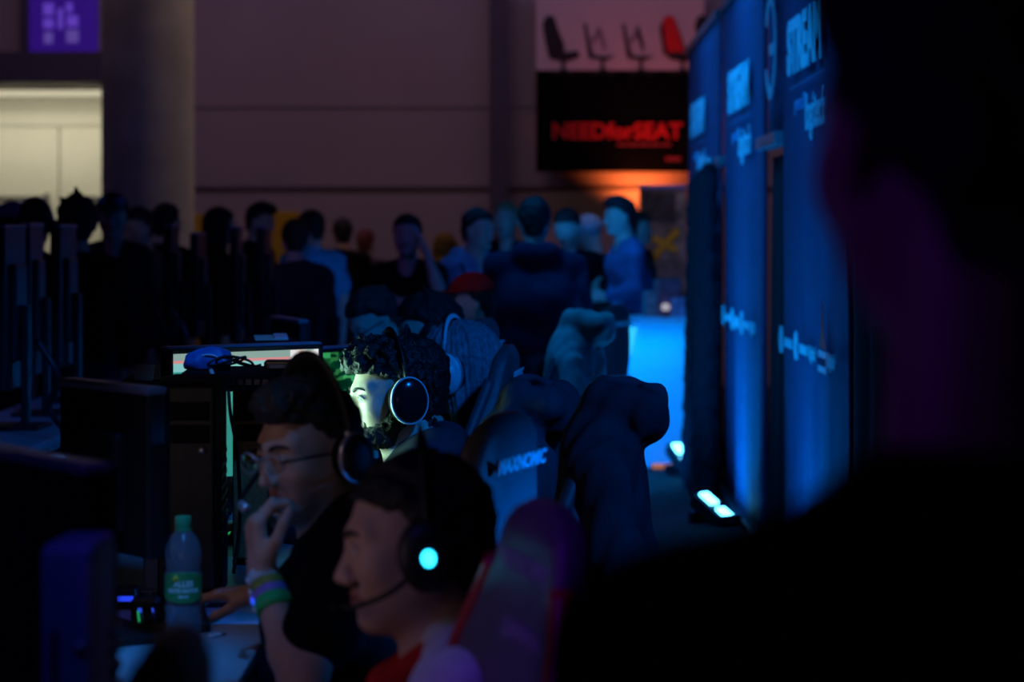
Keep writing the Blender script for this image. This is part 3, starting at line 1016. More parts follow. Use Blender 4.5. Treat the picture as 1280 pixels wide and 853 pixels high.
yb = mat('yellow_board', (0.62, 0.33, 0.015), 0.7, noise=0.08, nscale=4)
for (x0, x1, y0, y1, D, lb) in ((240, 262, 268, 305, 21.0, 'narrow yellow board standing at the foot of the concrete column'), (340, 374, 264, 320, 21.4, 'wide yellow board standing behind the man in cyan')):
    b = empty('yellow_board', (at((x0 + x1) / 2, D), D, 0), 0, lb, 'board', 'yellow boards along the back wall')
    w = (x1 - x0) / F * D
    h = zz(y0, D)
    box('panel', (0, 0, h / 2 + 0.1), (w, 0.04, h - 0.2), yb, b, 0.008)
    box('foot', (0, 0, 0.05), (w * 0.8, 0.4, 0.1), M['black'], b, 0.01)
spot('yellow_board_light', (-1.0, 18.5, 4.2), (-2.0, 21.2, 1.5), (1.0, 0.75, 0.45), 16, 45)
bb = empty('yellow_bag', (at(556, 19), 19, 0), 0, 'bulky yellow bag hanging behind the man in the light blue hoodie', 'bag')
fy = Field()
fy.ell((0, 0, 1.40), (0.10, 0.09, 0.12)).ell((0.0, 0, 1.25), (0.12, 0.1, 0.12))
mesh_np('bag_body', fy.mesh(0.012, noise=wob(40, 0.006)), mat('yellow_nylon', (0.55, 0.28, 0.02), 0.5, noise=0.1), bb)
tube('bag_stand', [(0, 0.02, 1.2), (0, 0.02, 0.6), (0, 0.02, 0.0)], 0.02, M['black'], bb)

# ------------------------------------------------------------------ blue banner wall
M['banner'] = mat('navy_banner_fabric', (0.034, 0.080, 0.19), 0.75, noise=0.10, nscale=6, bump=0.2, bscale=500)
M['bwhite'] = mat('white_print', (0.85, 0.88, 0.92), 0.7, noise=0.03)
M['bblue'] = mat('light_blue_print', (0.22, 0.36, 0.62), 0.7, noise=0.03)
M['bdim'] = mat('grey_print_dim', (0.16, 0.2, 0.34), 0.7, noise=0.03)
M['bred'] = mat('red_print', (0.9, 0.10, 0.08), 0.7, noise=0.03, emit=None)
M['curtain'] = mat('black_curtain', (0.010, 0.012, 0.020), 0.9, noise=0.2, nscale=20, bump=0.2)
BTOP = 2.79


def bx(D):
    return 1.08 + 0.01092 * D


def dpx(px):
    return 1.08 * F / (px - 673.0)


def sheet(name, D0, D1, z0, z1, m, parent, wave, off=0.0, th=0.02, nu=60, nv=16, oxyz=(0, 0, 0)):
    """hanging fabric between depths D0..D1, normal -X, with folds"""
    fr, bk = [], []
    for i in range(nu + 1):
        D = D0 + (D1 - D0) * i / nu
        fr.append([])
        bk.append([])
        for j in range(nv + 1):
            z = z0 + (z1 - z0) * j / nv
            x = bx(D) + off + wave(D, z)
            fr[-1].append(Vector((x, D, z)) - Vector(oxyz))
            bk[-1].append(Vector((x + th, D, z)) - Vector(oxyz))
    bm = bmesh.new()
    rings = [f + list(reversed(b)) for f, b in zip(fr, bk)]
    add_rings(bm, rings)
    return from_bm(name, bm, m, parent, True)


BFR = Matrix(((0, 0, -1, 0), (-1, 0, 0, 0), (0, 1, 0, 0), (0, 0, 0, 1)))


def btext(nm, s, size, m, parent, D, z, fat=0.0, sx=1.0, off=-0.03):
    o = Vector(parent.location)
    return text(nm, s, size, m, parent, Matrix.Translation(Vector((bx(D) + off, D, z)) - o) @ BFR, 0.003, fat, sx)


def bpoly(nm, pts, m, parent, off=-0.03):
    o = Vector(parent.location)
    bm = bmesh.new()
    vs = [bm.verts.new(Vector((bx(D) + off, D, z)) - o) for D, z in pts]
    fc = bm.faces.new(vs)
    ex = bmesh.ops.extrude_face_region(bm, geom=[fc])
    bmesh.ops.translate(bm, vec=(0.004, 0, 0), verts=[v for v in ex['geom'] if isinstance(v, bmesh.types.BMVert)])
    return from_bm(nm, bm, m, parent)


def banner(D0, D1, label, Dt, sponsors, txt=1.0):
    b = empty('banner', (bx(D0), D0, 0), 0, label, 'banner', 'blue lit banners along the booth wall')
    o = b.location
    sheet('fabric', D0, D1, 0.02, BTOP, M['banner'], b, lambda D, z: 0.010 * math.sin(D * 9) * (1 - z / 3.2) + 0.006 * math.sin(D * 23 + z) * max(0, 1 - z / 1.6), oxyz=o)
    box('top_rail', (bx((D0 + D1) / 2) - o.x, (D1 - D0) / 2, BTOP + 0.02), (0.06, abs(D1 - D0), 0.05), M['metal'], b, 0.008, Matrix.Rotation(-0.011, 3, 'Z'))
    box('bottom_rail', (bx((D0 + D1) / 2) - o.x, (D1 - D0) / 2, 0.025), (0.10, abs(D1 - D0), 0.05), M['black'], b, 0.008, Matrix.Rotation(-0.011, 3, 'Z'))
    btext('stream_lettering', 'STREAM', 0.30, M['bwhite'], b, Dt, 2.25, 0.012, 1.06)
    c = Dt - 0.10
    bpoly('rule_line', [(Dt + 0.55, 2.10), (Dt - 0.7, 2.10), (Dt - 0.7, 2.092), (Dt + 0.55, 2.092)], M['bdim'], b)
    btext('small_lettering', 'powered by', 0.085, M['bblue'], b, Dt + 0.12, 2.02, 0.001)
    btext('logo_lettering', 'logitech', 0.20, M['bblue'] if txt < 1 else M['bwhite'], b, Dt - 0.40, 1.96, 0.003)
    for D, z, kind in sponsors:
        if kind == 'a':
            btext('sponsor_lettering', 'logitech', 0.064, M['bwhite'], b, D, z, 0.005)
        elif kind == 'b':
            btext('sponsor_lettering', 'DREAMHACK', 0.044, M['bwhite'], b, D, z, 0.004)
        elif kind == 'c':
            btext('sponsor_mark', 'G', 0.14, M['bwhite'], b, D, z, 0.010)
        elif kind == 's':
            bpoly('sponsor_block', [(D + 0.13, z + 0.025), (D - 0.13, z + 0.025), (D - 0.13, z - 0.055), (D + 0.13, z - 0.055)], M['bwhite'], b)
            bpoly('red_spire_mark', [(D + 0.10, z + 0.035), (D + 0.035, z + 0.10), (D + 0.01, z + 0.22), (D - 0.02, z + 0.10), (D - 0.09, z + 0.035)], M['bred'], b)
            btext('sponsor_lettering', 'DREAMHACK', 0.036, M['banner'], b, D, z - 0.015, 0.001, 1.0, -0.033)
    return b


SZ = 1.03


def row(D0, D1, kinds):
    n = len(kinds)
    return [(D0 + (D1 - D0) * (i + 0.5) / n, SZ, k) for i, k in enumerate(kinds)]


B1 = banner(dpx(978), dpx(1059), 'nearest tall blue-lit banner with STREAM in large letters and a red spire mark', 9.56, row(10.62, 8.5, 'cbcbasa'))
B2 = banner(dpx(905), dpx(955), 'middle tall blue-lit banner with STREAM lettering between the two black curtains', 12.72, row(13.9, 11.7, 'cbcacba'))
B3 = banner(dpx(861), dpx(900), 'farthest narrow blue-lit banner with STREAM lettering beside the lit counter', 16.0, row(17.1, 14.6, 'abcacba'), 1.0)


def doorway(D0, D1, label, logo):
    c = empty('black_curtain', (bx(D0), D0, 0), 0, label, 'curtain', 'black curtains between the banners')
    o = c.location
    sheet('curtain_fabric', D0, D1, 0.01, 1.86, M['curtain'], c, lambda D, z: 0.03 * math.sin(D * 20) * (1.1 - z / 2.4), 0.05, oxyz=o, nu=70)
    hd = sheet('header_panel', D0, D1, 1.95, BTOP, M['banner'], c, lambda D, z: 0.0, 0.02, oxyz=o, nu=4, nv=4)
    box('cross_bar', (bx((D0 + D1) / 2) - o.x + 0.0, (D1 - D0) / 2, 1.92), (0.08, abs(D1 - D0) - 0.02, 0.06), M['silver'], c, 0.008)
    if logo:
        m = (D0 + D1) / 2
        pts = [(bx(m) - 0.012 - o.x, m - 0.20 * math.cos(a) - o.y, 2.36 + 0.22 * math.sin(a)) for a in [R(30 + 300 * i / 20) for i in range(21)]]
        tube('round_logo', [(p[0], 2 * (m - o.y) - p[1], p[2]) for p in pts], 0.032, M['bwhite'], c, 8, 2, 0.12, (1, 0, 0))
        box('logo_bar', (bx(m) - 0.012 - o.x, m - 0.09 - o.y, 2.34), (0.012, 0.2, 0.05), M['bwhite'], c, 0.004)
    return c


doorway(dpx(955) - 0.01, dpx(978) + 0.01, 'black curtain closing the gap between the nearest and the middle banner', True)
doorway(dpx(900) - 0.01, dpx(905) + 0.01, 'black curtain closing the gap between the middle and the farthest banner', False)
ct = empty('black_curtain', (bx(8.4), 8.4, 0), 0, 'long black curtain running on to the right of the nearest banner', 'curtain', 'black curtains between the banners')
sheet('curtain_fabric', 8.40, 5.6, 0.01, 3.4, M['curtain'], ct, lambda D, z: 0.03 * math.sin(D * 15), 0.03, oxyz=ct.location, nu=120)
# the dark drape bundled in front of the far gap
dr = empty('black_drape', (bx(13.9), 14.05, 0), 0, 'dark gathered drape hanging in front of the far banner gap', 'curtain')
fr = Field()
for k in range(5):
    fr.cone((-0.10 - 0.01 * k, -0.20 + 0.12 * k, 1.86 - 0.02 * k), (-0.14 + 0.02 * (k % 2), -0.34 + 0.17 * k, 0.04), 0.045, 0.085, k=0.05)
mesh_np('drape_fabric', fr.mesh(0.015, noise=wob(45, 0.008)), M['curtain'], dr)
lathe('drape_hook', [(0.01, 1.86), (0.03, 1.88), (0.03, 1.93), (0.005, 1.95)], M['silver'], dr, (-0.08, 0.05, 0), 16)

# floor floods that light the banners
led = glow('blue_white_led', (0.10, 0.62, 1.0), 9.0)


def flood(px, py, D, n, label, rot, tiltpx):
    o = empty('led_floodlight', (at(px, D), D, 0), rot, label, 'lamp', 'led floodlights on the floor')
    z0 = max(0.06, zz(py, D))
    bm = bmesh.new()
    tl = Matrix.Rotation(R(28), 3, 'X')
    box('housing', (0, 0, z0), (0.10, 0.15 * n, 0.08), M['black'], o, 0.015, tl)
    for k in range(n):
        p = Vector((0.0, (k - (n - 1) / 2) * 0.14, 0.045))
        bm = bmesh.new()
        add_box(bm, Vector((0, 0, z0)) + tl @ p, (0.06, 0.10, 0.02), tl, 0.008)
        from_bm('led_lens', bm, led, o)
    for e in (-1, 1):
        box('foot', (0, e * 0.06 * n, z0 / 2), (0.12, 0.03, z0), M['black'], o, 0.005)
    return o


flood(857, 590, 14.9, 3, 'three lens floodlight glowing blue white on the floor by the far banner', R(20), 0)
flood(893, 642, 12.4, 2, 'small glowing floodlight on the floor at the foot of the middle banner', R(38), 0)
for (D, pw) in ((9.7, 11), (12.8, 19), (15.6, 15)):
    area('banner_wash', (bx(D) - 0.42, D, 0.10), (bx(D), D, 0.95), 0.12, 1.5, (0.0, 0.27, 1.0), pw * 1.8, 150)
    area('banner_top_wash', (bx(D) - 1.5, D - 0.5, 3.6), (bx(D), D, 1.9), 0.5, 1.6, (0.0, 0.27, 1.0), pw * 1.15, 100)

# ------------------------------------------------------------------ counter
M['counter'] = mat('counter_front', (0.45, 0.62, 0.72), 0.6, noise=0.02, nscale=2)
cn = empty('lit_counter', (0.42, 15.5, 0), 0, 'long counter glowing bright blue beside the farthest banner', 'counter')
box('front_panel', (0, 0, 0.46), (1.50, 0.05, 0.92), M['counter'], cn, 0.008)
box('counter_top', (0, 0.16, 0.94), (1.56, 0.90, 0.04), M['counter'], cn, 0.01)
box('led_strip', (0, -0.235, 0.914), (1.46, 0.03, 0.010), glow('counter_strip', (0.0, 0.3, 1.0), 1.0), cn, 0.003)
for e in (-1, 1):
    box('side_panel', (e * 0.73, 0.30, 0.46), (0.04, 0.55, 0.92), M['counter'], cn, 0.006)
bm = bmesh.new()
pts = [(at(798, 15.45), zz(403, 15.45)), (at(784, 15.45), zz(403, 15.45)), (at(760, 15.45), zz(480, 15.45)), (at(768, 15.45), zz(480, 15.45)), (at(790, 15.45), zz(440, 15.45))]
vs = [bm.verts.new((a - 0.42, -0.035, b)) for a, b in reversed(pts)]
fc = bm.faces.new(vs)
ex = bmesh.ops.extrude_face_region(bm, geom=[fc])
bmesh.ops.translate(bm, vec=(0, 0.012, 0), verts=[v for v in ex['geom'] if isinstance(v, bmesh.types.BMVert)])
from_bm('cyan_strip', bm, glow('cyan_strip_glow', (0.03, 0.55, 1.0), 1.1), cn)  # slanted cyan strip with its own emission on the front panel
# things on the counter
its = [(818, 372, 0.14, 0.10, 0.16, (0.35, 0.30, 0.30), 'grey carton standing on the blue counter', 'box'),
       (834, 355, 0.16, 0.12, 0.24, (0.42, 0.12, 0.14), 'red and white carton standing on the blue counter', 'box'),
       (846, 378, 0.10, 0.10, 0.12, (0.40, 0.36, 0.5), 'pale violet carton at the right end of the counter', 'box')]
for (px, py, w, dd, h, col, lb, ct_) in its:
    o = empty('carton', (at(px, 15.8), 15.8, 0.96), 0.2, lb, ct_)
    box('carton_body', (0, 0, h / 2), (w, dd, h), mat('carton_print', col, 0.6, noise=0.5, nscale=18), o, 0.004)
    box('carton_flap', (0, 0, h + 0.004), (w * 0.98, dd * 0.5, 0.006), mat('carton_lid', tuple(c * 0.8 for c in col), 0.6), o)
o = empty('table_lamp', (at(832, 15.62), 15.62, 0.96), 0, 'small round white lamp on the blue counter', 'lamp')
lathe('lamp_globe', [(0.003, 0.09), (0.02, 0.085), (0.03, 0.065), (0.02, 0.045), (0.003, 0.04)], glow('white_globe', (0.8, 0.75, 0.85), 0.5), o, n=20)
lathe('lamp_base', [(0.03, 0), (0.03, 0.01), (0.008, 0.015), (0.008, 0.045)], M['black'], o, n=20)
# glowing strip added for the orange-lit floor under the counter end
ol = empty('orange_floor_glow', (at(833, 15.35), 15.38, 0.0), 0, 'added glowing strip for the orange-lit floor under the blue counter', 'lamp')
box('floor_glow_strip', (0, 0, 0.02), (0.18, 0.03, 0.03), mat('orange_strip', (0.3, 0.1, 0.02), 0.5, emit=(0.55, 0.15, 0.01), estr=0.7, noise=0.3), ol, 0.008)
box('strip_base', (0, 0.02, 0.015), (0.20, 0.05, 0.03), M['black'], ol, 0.004)
spot('red_floor_light', (0.55, 12.2, 0.8), (0.75, 12.8, 0), (1.0, 0.12, 0.05), 1.2, 60, 1.0)


# ------------------------------------------------------------------ gaming chairs
M['threaddim'] = mat('grey_lettering', (0.22, 0.22, 0.26), 0.6, noise=0.05)


def chair(label, loc, rz, top=1.18, trim='leather', texts=True, recl=0.10, prints='thread', group='gaming chairs along the row'):
    o = empty('gaming_chair', (loc[0], loc[1], 0), rz, label, 'chair', group)
    z0 = 0.50
    H = top - z0

    def prof(v):
        w = np.interp(v, [0, 0.08, 0.25, 0.45, 0.62, 0.72, 0.84, 0.93, 0.98, 1.0], [0.17, 0.20, 0.225, 0.255, 0.25, 0.215, 0.165, 0.145, 0.115, 0.06])
        wing = np.interp(v, [0, 0.3, 0.5, 0.7, 0.85, 1.0], [0.05, 0.09, 0.08, 0.05, 0.02, 0.0])
        th = np.interp(v, [0, 0.1, 0.8, 0.95, 1.0], [0.030, 0.040, 0.036, 0.030, 0.012])
        y = -0.22 - recl * v - 0.02 * math.sin(v * PI)
        return w, wing, th, y
    bm = bmesh.new()
    rings = []
    nv, na = 40, 40
    for i in range(nv + 1):
        v = i / nv
        w, wing, th, y = prof(v)
        ring = []
        for j in range(na):
            a = 2 * PI * j / na
            ca, sa = math.cos(a), math.sin(a)
            x = w * math.copysign(abs(ca) ** 0.55, ca)
            yy = th * math.copysign(abs(sa) ** 0.55, sa)
            ring.append(Vector((x, y + yy + wing * abs(x / w) ** 3 * (1 if sa > -0.2 else 0.8), z0 + H * v)))
        rings.append(ring)
    add_rings(bm, rings)
    b = from_bm('backrest', bm, M['leather'], o, True)
    # coloured side bolsters
    for e in (-1, 1):
        pts = []
        for i in range(14):
            v = 0.06 + 0.80 * i / 13
            w, wing, th, y = prof(v)
            pts.append((e * (w + 0.004), y + wing * 0.9 + 0.012, z0 + H * v))
        tube('side_bolster', pts, 0.017, M[trim], b, 8, 3)
    if texts:
        def face(v, sgn):
            w, wing, th, y = prof(v)
            tilt = math.atan2(recl, H)
            yy = y + sgn * (th * 1.02 + 0.002)
            m = Matrix.Translation((0, yy, z0 + H * v))
            if sgn < 0:
                return m @ Matrix.Rotation(tilt, 4, 'X') @ UPR
            return m @ Matrix.Rotation(tilt, 4, 'X') @ Matrix.Rotation(PI, 4, 'Z') @ UPR
        for sgn in (-1, 1):
            text('upper_lettering', 'MAXNOMIC', 0.036, M[prints], b, face(0.875, sgn), 0.0008, 0.0012, 1.35)
            text('lower_lettering', 'DREAMHACK', 0.036, M[prints], b, face(0.52 if sgn < 0 else 0.74, sgn), 0.0008, 0.0010, 1.40)
    # seat
    rings = []
    for i in range(17):
        t = i / 16
        y = -0.24 + 0.50 * t
        w = 0.25 + 0.012 * math.sin(t * PI) - 0.02 * (t > 0.95)
        th = 0.05 * (1 - 0.55 * max(0, abs(t - 0.5) * 2 - 0.75) / 0.25)
        ring = []
        for j in range(32):
            a = 2 * PI * j / 32
            ca, sa = math.cos(a), math.sin(a)
            x = w * math.copysign(abs(ca) ** 0.5, ca)
            ring.append(Vector((x, y, 0.445 + th * math.copysign(abs(sa) ** 0.6, sa) + (0.045 * abs(x / w) ** 4 if sa > 0 else 0))))
        rings.append(ring)
    bm = bmesh.new()
    add_rings(bm, rings)
    s = from_bm('seat', bm, M['leather'], o, True)
    for e in (-1, 1):
        tube('seat_bolster', [(e * 0.25, -0.20, 0.50), (e * 0.262, 0.0, 0.505), (e * 0.25, 0.22, 0.49)], 0.022, M[trim], s, 10, 4)
        box('armrest', (e * 0.31, 0.0, 0.66), (0.085, 0.26, 0.035), M['black'], o, 0.014, smooth=True)
        tube('armrest_post', [(e * 0.24, -0.02, 0.41), (e * 0.31, -0.02, 0.42), (e * 0.312, -0.02, 0.52), (e * 0.31, -0.02, 0.65)], 0.018, M['black'], o, 8, 4)
    box('seat_plate', (0, 0, 0.375), (0.26, 0.30, 0.04), M['black'], o, 0.01)
    lathe('gas_column', [(0.035, 0.12), (0.035, 0.24), (0.022, 0.245), (0.022, 0.36)], M['black'], o, n=20)
    for k in range(5):
        a = 2 * PI * k / 5 + 0.3
        c, sn = math.cos(a), math.sin(a)
        lg = tube('leg', [(0, 0, 0.115), (c * 0.15, sn * 0.15, 0.105), (c * 0.30, sn * 0.30, 0.080)], lambda q: 0.026 - 0.010 * q, M['black'], o, 8, 4)
        mt = Matrix.Translation((c * 0.30, sn * 0.30, 0.031)) @ Matrix.Rotation(a + PI / 2, 4, 'Z') @ Matrix.Rotation(PI / 2, 4, 'Y')
        lathe('caster', [(0.005, -0.022), (0.03, -0.022), (0.03, 0.022), (0.005, 0.022)], M['blackmatt'], lg, n=18, mt=mt)
    return o


def jacket(label, ch, m, top, cat='jacket', hood=0.10, long=0.66, wide=1.0, hside=0.0, recl=0.10, res=0.008, seed=0.0, lift=0.0):
    """coat hung over the back of a chair, in the chair's own frame"""
    rz = ch.rotation_euler.z
    o = empty('jacket', (ch.location.x, ch.location.y, 0), rz, label, cat, 'jackets hung over chair backs')
    yb = -0.22 - recl
    zt = top + lift
    f = Field()
    for e in (-1, 1):
        f.cone((e * 0.05, yb, zt - 0.045), (e * 0.17 * wide, yb + 0.02, zt - 0.17), 0.045, 0.058, k=0.05)
        f.cone((e * 0.11 * wide, yb + 0.01, zt - 0.15), (e * 0.16 * wide, yb + 0.06, zt - long), 0.080, 0.105, k=0.05)
        f.cone((e * 0.205 * wide, yb - 0.01, zt - 0.19), (e * 0.245 * wide, yb - 0.035, zt - long * 0.62), 0.050, 0.052, k=0.025)
        f.cone((e * 0.245 * wide, yb - 0.035, zt - long * 0.62), (e * 0.24 * wide, yb + 0.01, zt - long - 0.03), 0.052, 0.044, k=0.02)
    f.cone((0, yb, zt - 0.10), (0, yb - 0.01, zt - long), 0.065, 0.100, k=0.05)
    # rumpled bulges
    rs = random.Random(int(seed * 10))
    for q in range(10):
        f.ell((rs.uniform(-0.16, 0.16) * wide, yb + rs.uniform(-0.07, 0.05), zt - rs.uniform(0.15, long)), (rs.uniform(0.02, 0.05), rs.uniform(0.03, 0.05), rs.uniform(0.06, 0.14)), rotm(rs.uniform(-1, 1), rs.uniform(-0.4, 0.4), rs.uniform(-0.5, 0.5)), k=0.03)
    shell = 0.02
    if hood:
        q = hood
        f.cone((-0.10, yb - 0.005, zt - 0.035), (0.10, yb - 0.005, zt - 0.035), 0.036, 0.036, k=0.03)
        for e in (-1, 1):
            f.cone((e * 0.10, yb + 0.005, zt - 0.03), (e * 0.11, yb - q, zt - 0.055), 0.030, 0.036, k=0.03)
        f.cone((-0.10, yb - q, zt - 0.055), (0.10, yb - q, zt - 0.055), 0.045, 0.045, k=0.03)
        f.cone((-0.06, yb - q - 0.012, zt - 0.085), (0.06, yb - q - 0.012, zt - 0.085), 0.040, 0.040, k=0.03)
        f.ell((0, yb - q * 0.45, zt - 0.022), (0.085, q * 0.55, 0.030), None, k=0.02, op='s')

    def nz(x, y, z):
        fold = np.clip((zt - 0.1 - z) * 3, 0, 1)
        return (fold * (0.007 * np.sin(x * 46 + 2.2 * np.sin(z * 6 + seed) + seed) + 0.004 * np.sin(x * 95 + y * 60 + seed * 2 + z * 9)) + 0.005 * np.sin(z * 16 + x * 50 + y * 40 + seed) * np.sin(x * 33 + y * 47) + 0.0025 * np.sin(z * 34 + y * 80 + x * 60 + 3 * np.sin(x * 30))).astype(np.float32)
    zb = zt - long
    mesh_np('jacket_body', f.mesh(res, noise=nz, shell=shell, clip=lambda x, y, z: (zb + 0.012 * np.sin(x * 30) - z).astype(np.float32)), M[m], o)
    # zip edges and cuffs
    tube('zip_edge', [(0.02, yb + 0.075, zt - 0.17), (0.03, yb + 0.11, zt - 0.35), (0.02, yb + 0.135, zb + 0.02)], 0.006, M['metal'], o, 6, 5)
    for e in (-1, 1):
        lathe('cuff', [(0.040, -0.03), (0.048, -0.028), (0.049, 0.02), (0.042, 0.024)], M['cblack'], o, (e * 0.24 * wide, yb + 0.01, zb - 0.005), 20)
    return o


CH_A = chair('purple-lit gaming chair at the bottom behind the player with the glowing blue earcup', (-0.215, 2.98), R(104), 1.145, 'redleather', recl=0.05, prints='threaddim')
CH_B = chair('blue-lit gaming chair with white lettering behind the young man with glasses', (-0.315, 4.28), R(72), 1.175)
CH_C = chair('gaming chair under the dark jacket behind the bearded man', (-0.29, 5.95), R(80), 1.10, texts=False)
CH_D = chair('dark gaming chair with a pale edge between the jackets', (-0.33, 6.95), R(84), 1.17, 'leather', prints='thread')
CH_E = chair('dark gaming chair with glowing lettering below the man in the red cap', (-0.40, 7.95), R(74), 1.215)
CH_F = chair('gaming chair under the pale teal jacket', (-0.07, 9.2), R(80), 1.17, texts=False)
CH_G = chair('gaming chair under the navy hooded jacket', (-0.115, 5.15), R(84), 1.13, texts=False)
CH_H = chair('black and red gaming chair standing in front of the bright counter', (0.165, 10.8), R(66), 1.18, 'redleather')
CH_I = chair('dark out of focus gaming chair at the bottom edge beside the bottle', (-0.60, 1.98), R(90), 1.155, 'leather')
jacket('dark navy jacket slung over the chair right behind the bearded man', CH_C, 'cnavyjacket', 1.13, hood=0.08, long=0.62, wide=0.85, seed=1.0)
jacket('pale teal jacket hung over a chair back in front of the standing group', CH_F, 'cteal', 1.20, hood=0.09, long=0.62, wide=0.95, seed=2.6, res=0.01)
jacket('large navy jacket with a drooping hood over the chair nearest the bright counter', CH_G, 'cnavyjacket', 1.175, hood=0.075, long=0.60, wide=1.0, seed=4.1, res=0.007)

# ------------------------------------------------------------------ tables


def table(label, x0, x1, y0, y1, group, h=0.75):
    o = empty('table', ((x0 + x1) / 2, (y0 + y1) / 2, 0), 0, label, 'table', group)
    w, l = x1 - x0, y1 - y0
    box('table_top', (0, 0, h - 0.0125), (w, l, 0.025), M['table'], o, 0.004)
    for ex in (-1, 1):
        for ey in (-1, 1):
            box('leg', (ex * (w / 2 - 0.05), ey * (l / 2 - 0.06), (h - 0.025) / 2), (0.04, 0.04, h - 0.025), M['metal'], o, 0.004)
    box('apron', (0, 0, h - 0.055), (w - 0.14, l - 0.16, 0.05), M['metal'], o, 0.004)
    return o


TG = 'white tables of the near row'
table('near end white table under the clear bottle', -1.30, -0.45, 1.7, 4.56, TG)
table('white table in front of the bearded man, further along the near row', -1.32, -0.47, 4.58, 7.2, TG)
table('far white table of the near row beside the man looking down', -1.32, -0.45, 7.22, 10.6, TG)
TG2 = 'white tables of the left row'
table('left row table under the nearest upright dark panels', -2.15, -1.66, 7.6, 11.6, TG2)
table('left row table with cables in front of the concrete column', -2.15, -1.66, 11.62, 15.6, TG2)
table('short left row table below the head and shoulders in front of the man in cyan', -1.63, -1.24, 12.4, 14.3, TG2)

# ------------------------------------------------------------------ screens


def screen_mat(name, kind):
    m = bpy.data.materials.new(name)
    m.use_nodes = True
    nt = m.node_tree
    b = nt.nodes['Principled BSDF']
    b.inputs['Base Color'].default_value = (0.01, 0.01, 0.01, 1)
    b.inputs['Roughness'].default_value = 0.3
    tc = nt.nodes.new('ShaderNodeTexCoord')
    sp = nt.nodes.new('ShaderNodeSeparateXYZ')
    nt.links.new(tc.outputs['Generated'], sp.inputs[0])
    ra = nt.nodes.new('ShaderNodeValToRGB')
    ra.color_ramp.interpolation = 'CONSTANT'
    els = {'bright': [(0.0, (0.03, 0.30, 0.26)), (0.60, (0.04, 0.34, 0.30)), (0.85, (0.25, 0.62, 0.62)), (0.915, (0.75, 0.30, 0.30)), (0.938, (0.28, 0.42, 0.38))],
           'green': [(0.0, (0.0, 0.02, 0.005)), (0.35, (0.01, 0.15, 0.03)), (0.55, (0.0, 0.04, 0.01)), (0.68, (0.02, 0.20, 0.05)), (0.8, (0.01, 0.12, 0.03)), (0.93, (0.05, 0.5, 0.15))],
           'pink': [(0.0, (0.25, 0.16, 0.2)), (0.5, (0.5, 0.35, 0.36)), (0.8, (0.35, 0.28, 0.3))],
           'dim': [(0.0, (0.01, 0.01, 0.03)), (0.6, (0.02, 0.02, 0.05))]}[kind]
    cr = ra.color_ramp
    while len(cr.elements) < len(els):
        cr.elements.new(0.5)
    for e, (p, c) in zip(cr.elements, els):
        e.position = p
        e.color = (*c, 1)
    nt.links.new(sp.outputs['Z'], ra.inputs['Fac'])
    src = ra.outputs['Color']
    if kind in ('bright', 'green'):
        # block pattern of small windows
        n = nt.nodes.new('ShaderNodeTexVoronoi')
        n.distance = 'CHEBYCHEV'
        n.inputs['Scale'].default_value = 26 if kind == 'bright' else 14
        mp = nt.nodes.new('ShaderNodeMapping')
        mp.inputs['Scale'].default_value = (1, 1, 1.6)
        nt.links.new(tc.outputs['Generated'], mp.inputs[0])
        nt.links.new(mp.outputs[0], n.inputs['Vector'])
        rb = nt.nodes.new('ShaderNodeValToRGB')
        rb.color_ramp.interpolation = 'CONSTANT'
        cols = [(0.0, (0.8, 0.8, 0.75)), (0.35, (0.35, 0.6, 0.55)), (0.55, (0.8, 0.35, 0.3)), (0.72, (0.9, 0.9, 0.9))] if kind == 'bright' else [(0.0, (0.0, 0.03, 0.01)), (0.4, (0.03, 0.25, 0.06)), (0.7, (0.0, 0.05, 0.02)), (0.9, (0.08, 0.6, 0.2))]
        while len(rb.color_ramp.elements) < 4:
            rb.color_ramp.elements.new(0.5)
        for e, (p, c) in zip(rb.color_ramp.elements, cols):
            e.position = p
            e.color = (*c, 1)
        sr = nt.nodes.new('ShaderNodeSeparateColor')
        nt.links.new(n.outputs['Color'], sr.inputs[0])
        nt.links.new(sr.outputs[0], rb.inputs['Fac'])
        gt = nt.nodes.new('ShaderNodeMath')
        gt.operation = 'GREATER_THAN'
        gt.inputs[1].default_value = 0.80 if kind == 'bright' else 0.05
        nt.links.new(sp.outputs['X'], gt.inputs[0])
        mx = nt.nodes.new('ShaderNodeMix')
        mx.data_type = 'RGBA'
        if kind == 'green':
            gt.inputs[1].default_value = 0.5
        gz = nt.nodes.new('ShaderNodeMath')
        gz.operation = 'GREATER_THAN'
        gz.inputs[1].default_value = 0.82 if kind == 'bright' else 0.0
        nt.links.new(sp.outputs['Z'], gz.inputs[0])
        mu = nt.nodes.new('ShaderNodeMath')
        mu.operation = 'MULTIPLY'
        nt.links.new(gt.outputs[0], mu.inputs[0])
        nt.links.new(gz.outputs[0], mu.inputs[1])
        nt.links.new(mu.outputs[0], mx.inputs['Factor'])
        nt.links.new(src, mx.inputs['A'])
        nt.links.new(rb.outputs['Color'], mx.inputs['B'])
        src = mx.outputs['Result']
    nt.links.new(src, b.inputs['Emission Color'])
    b.inputs['Emission Strength'].default_value = {'bright': 0.85, 'green': 0.6, 'pink': 1.0, 'dim': 0.15}[kind]
    return m


M['edge'] = mat('lightened_top_edge', (0.22, 0.2, 0.26), 0.35)  # lighter than the black housing, standing in for its lit top
SCR = {k: screen_mat('screen_' + k, k) for k in ('bright', 'green', 'pink', 'dim')}


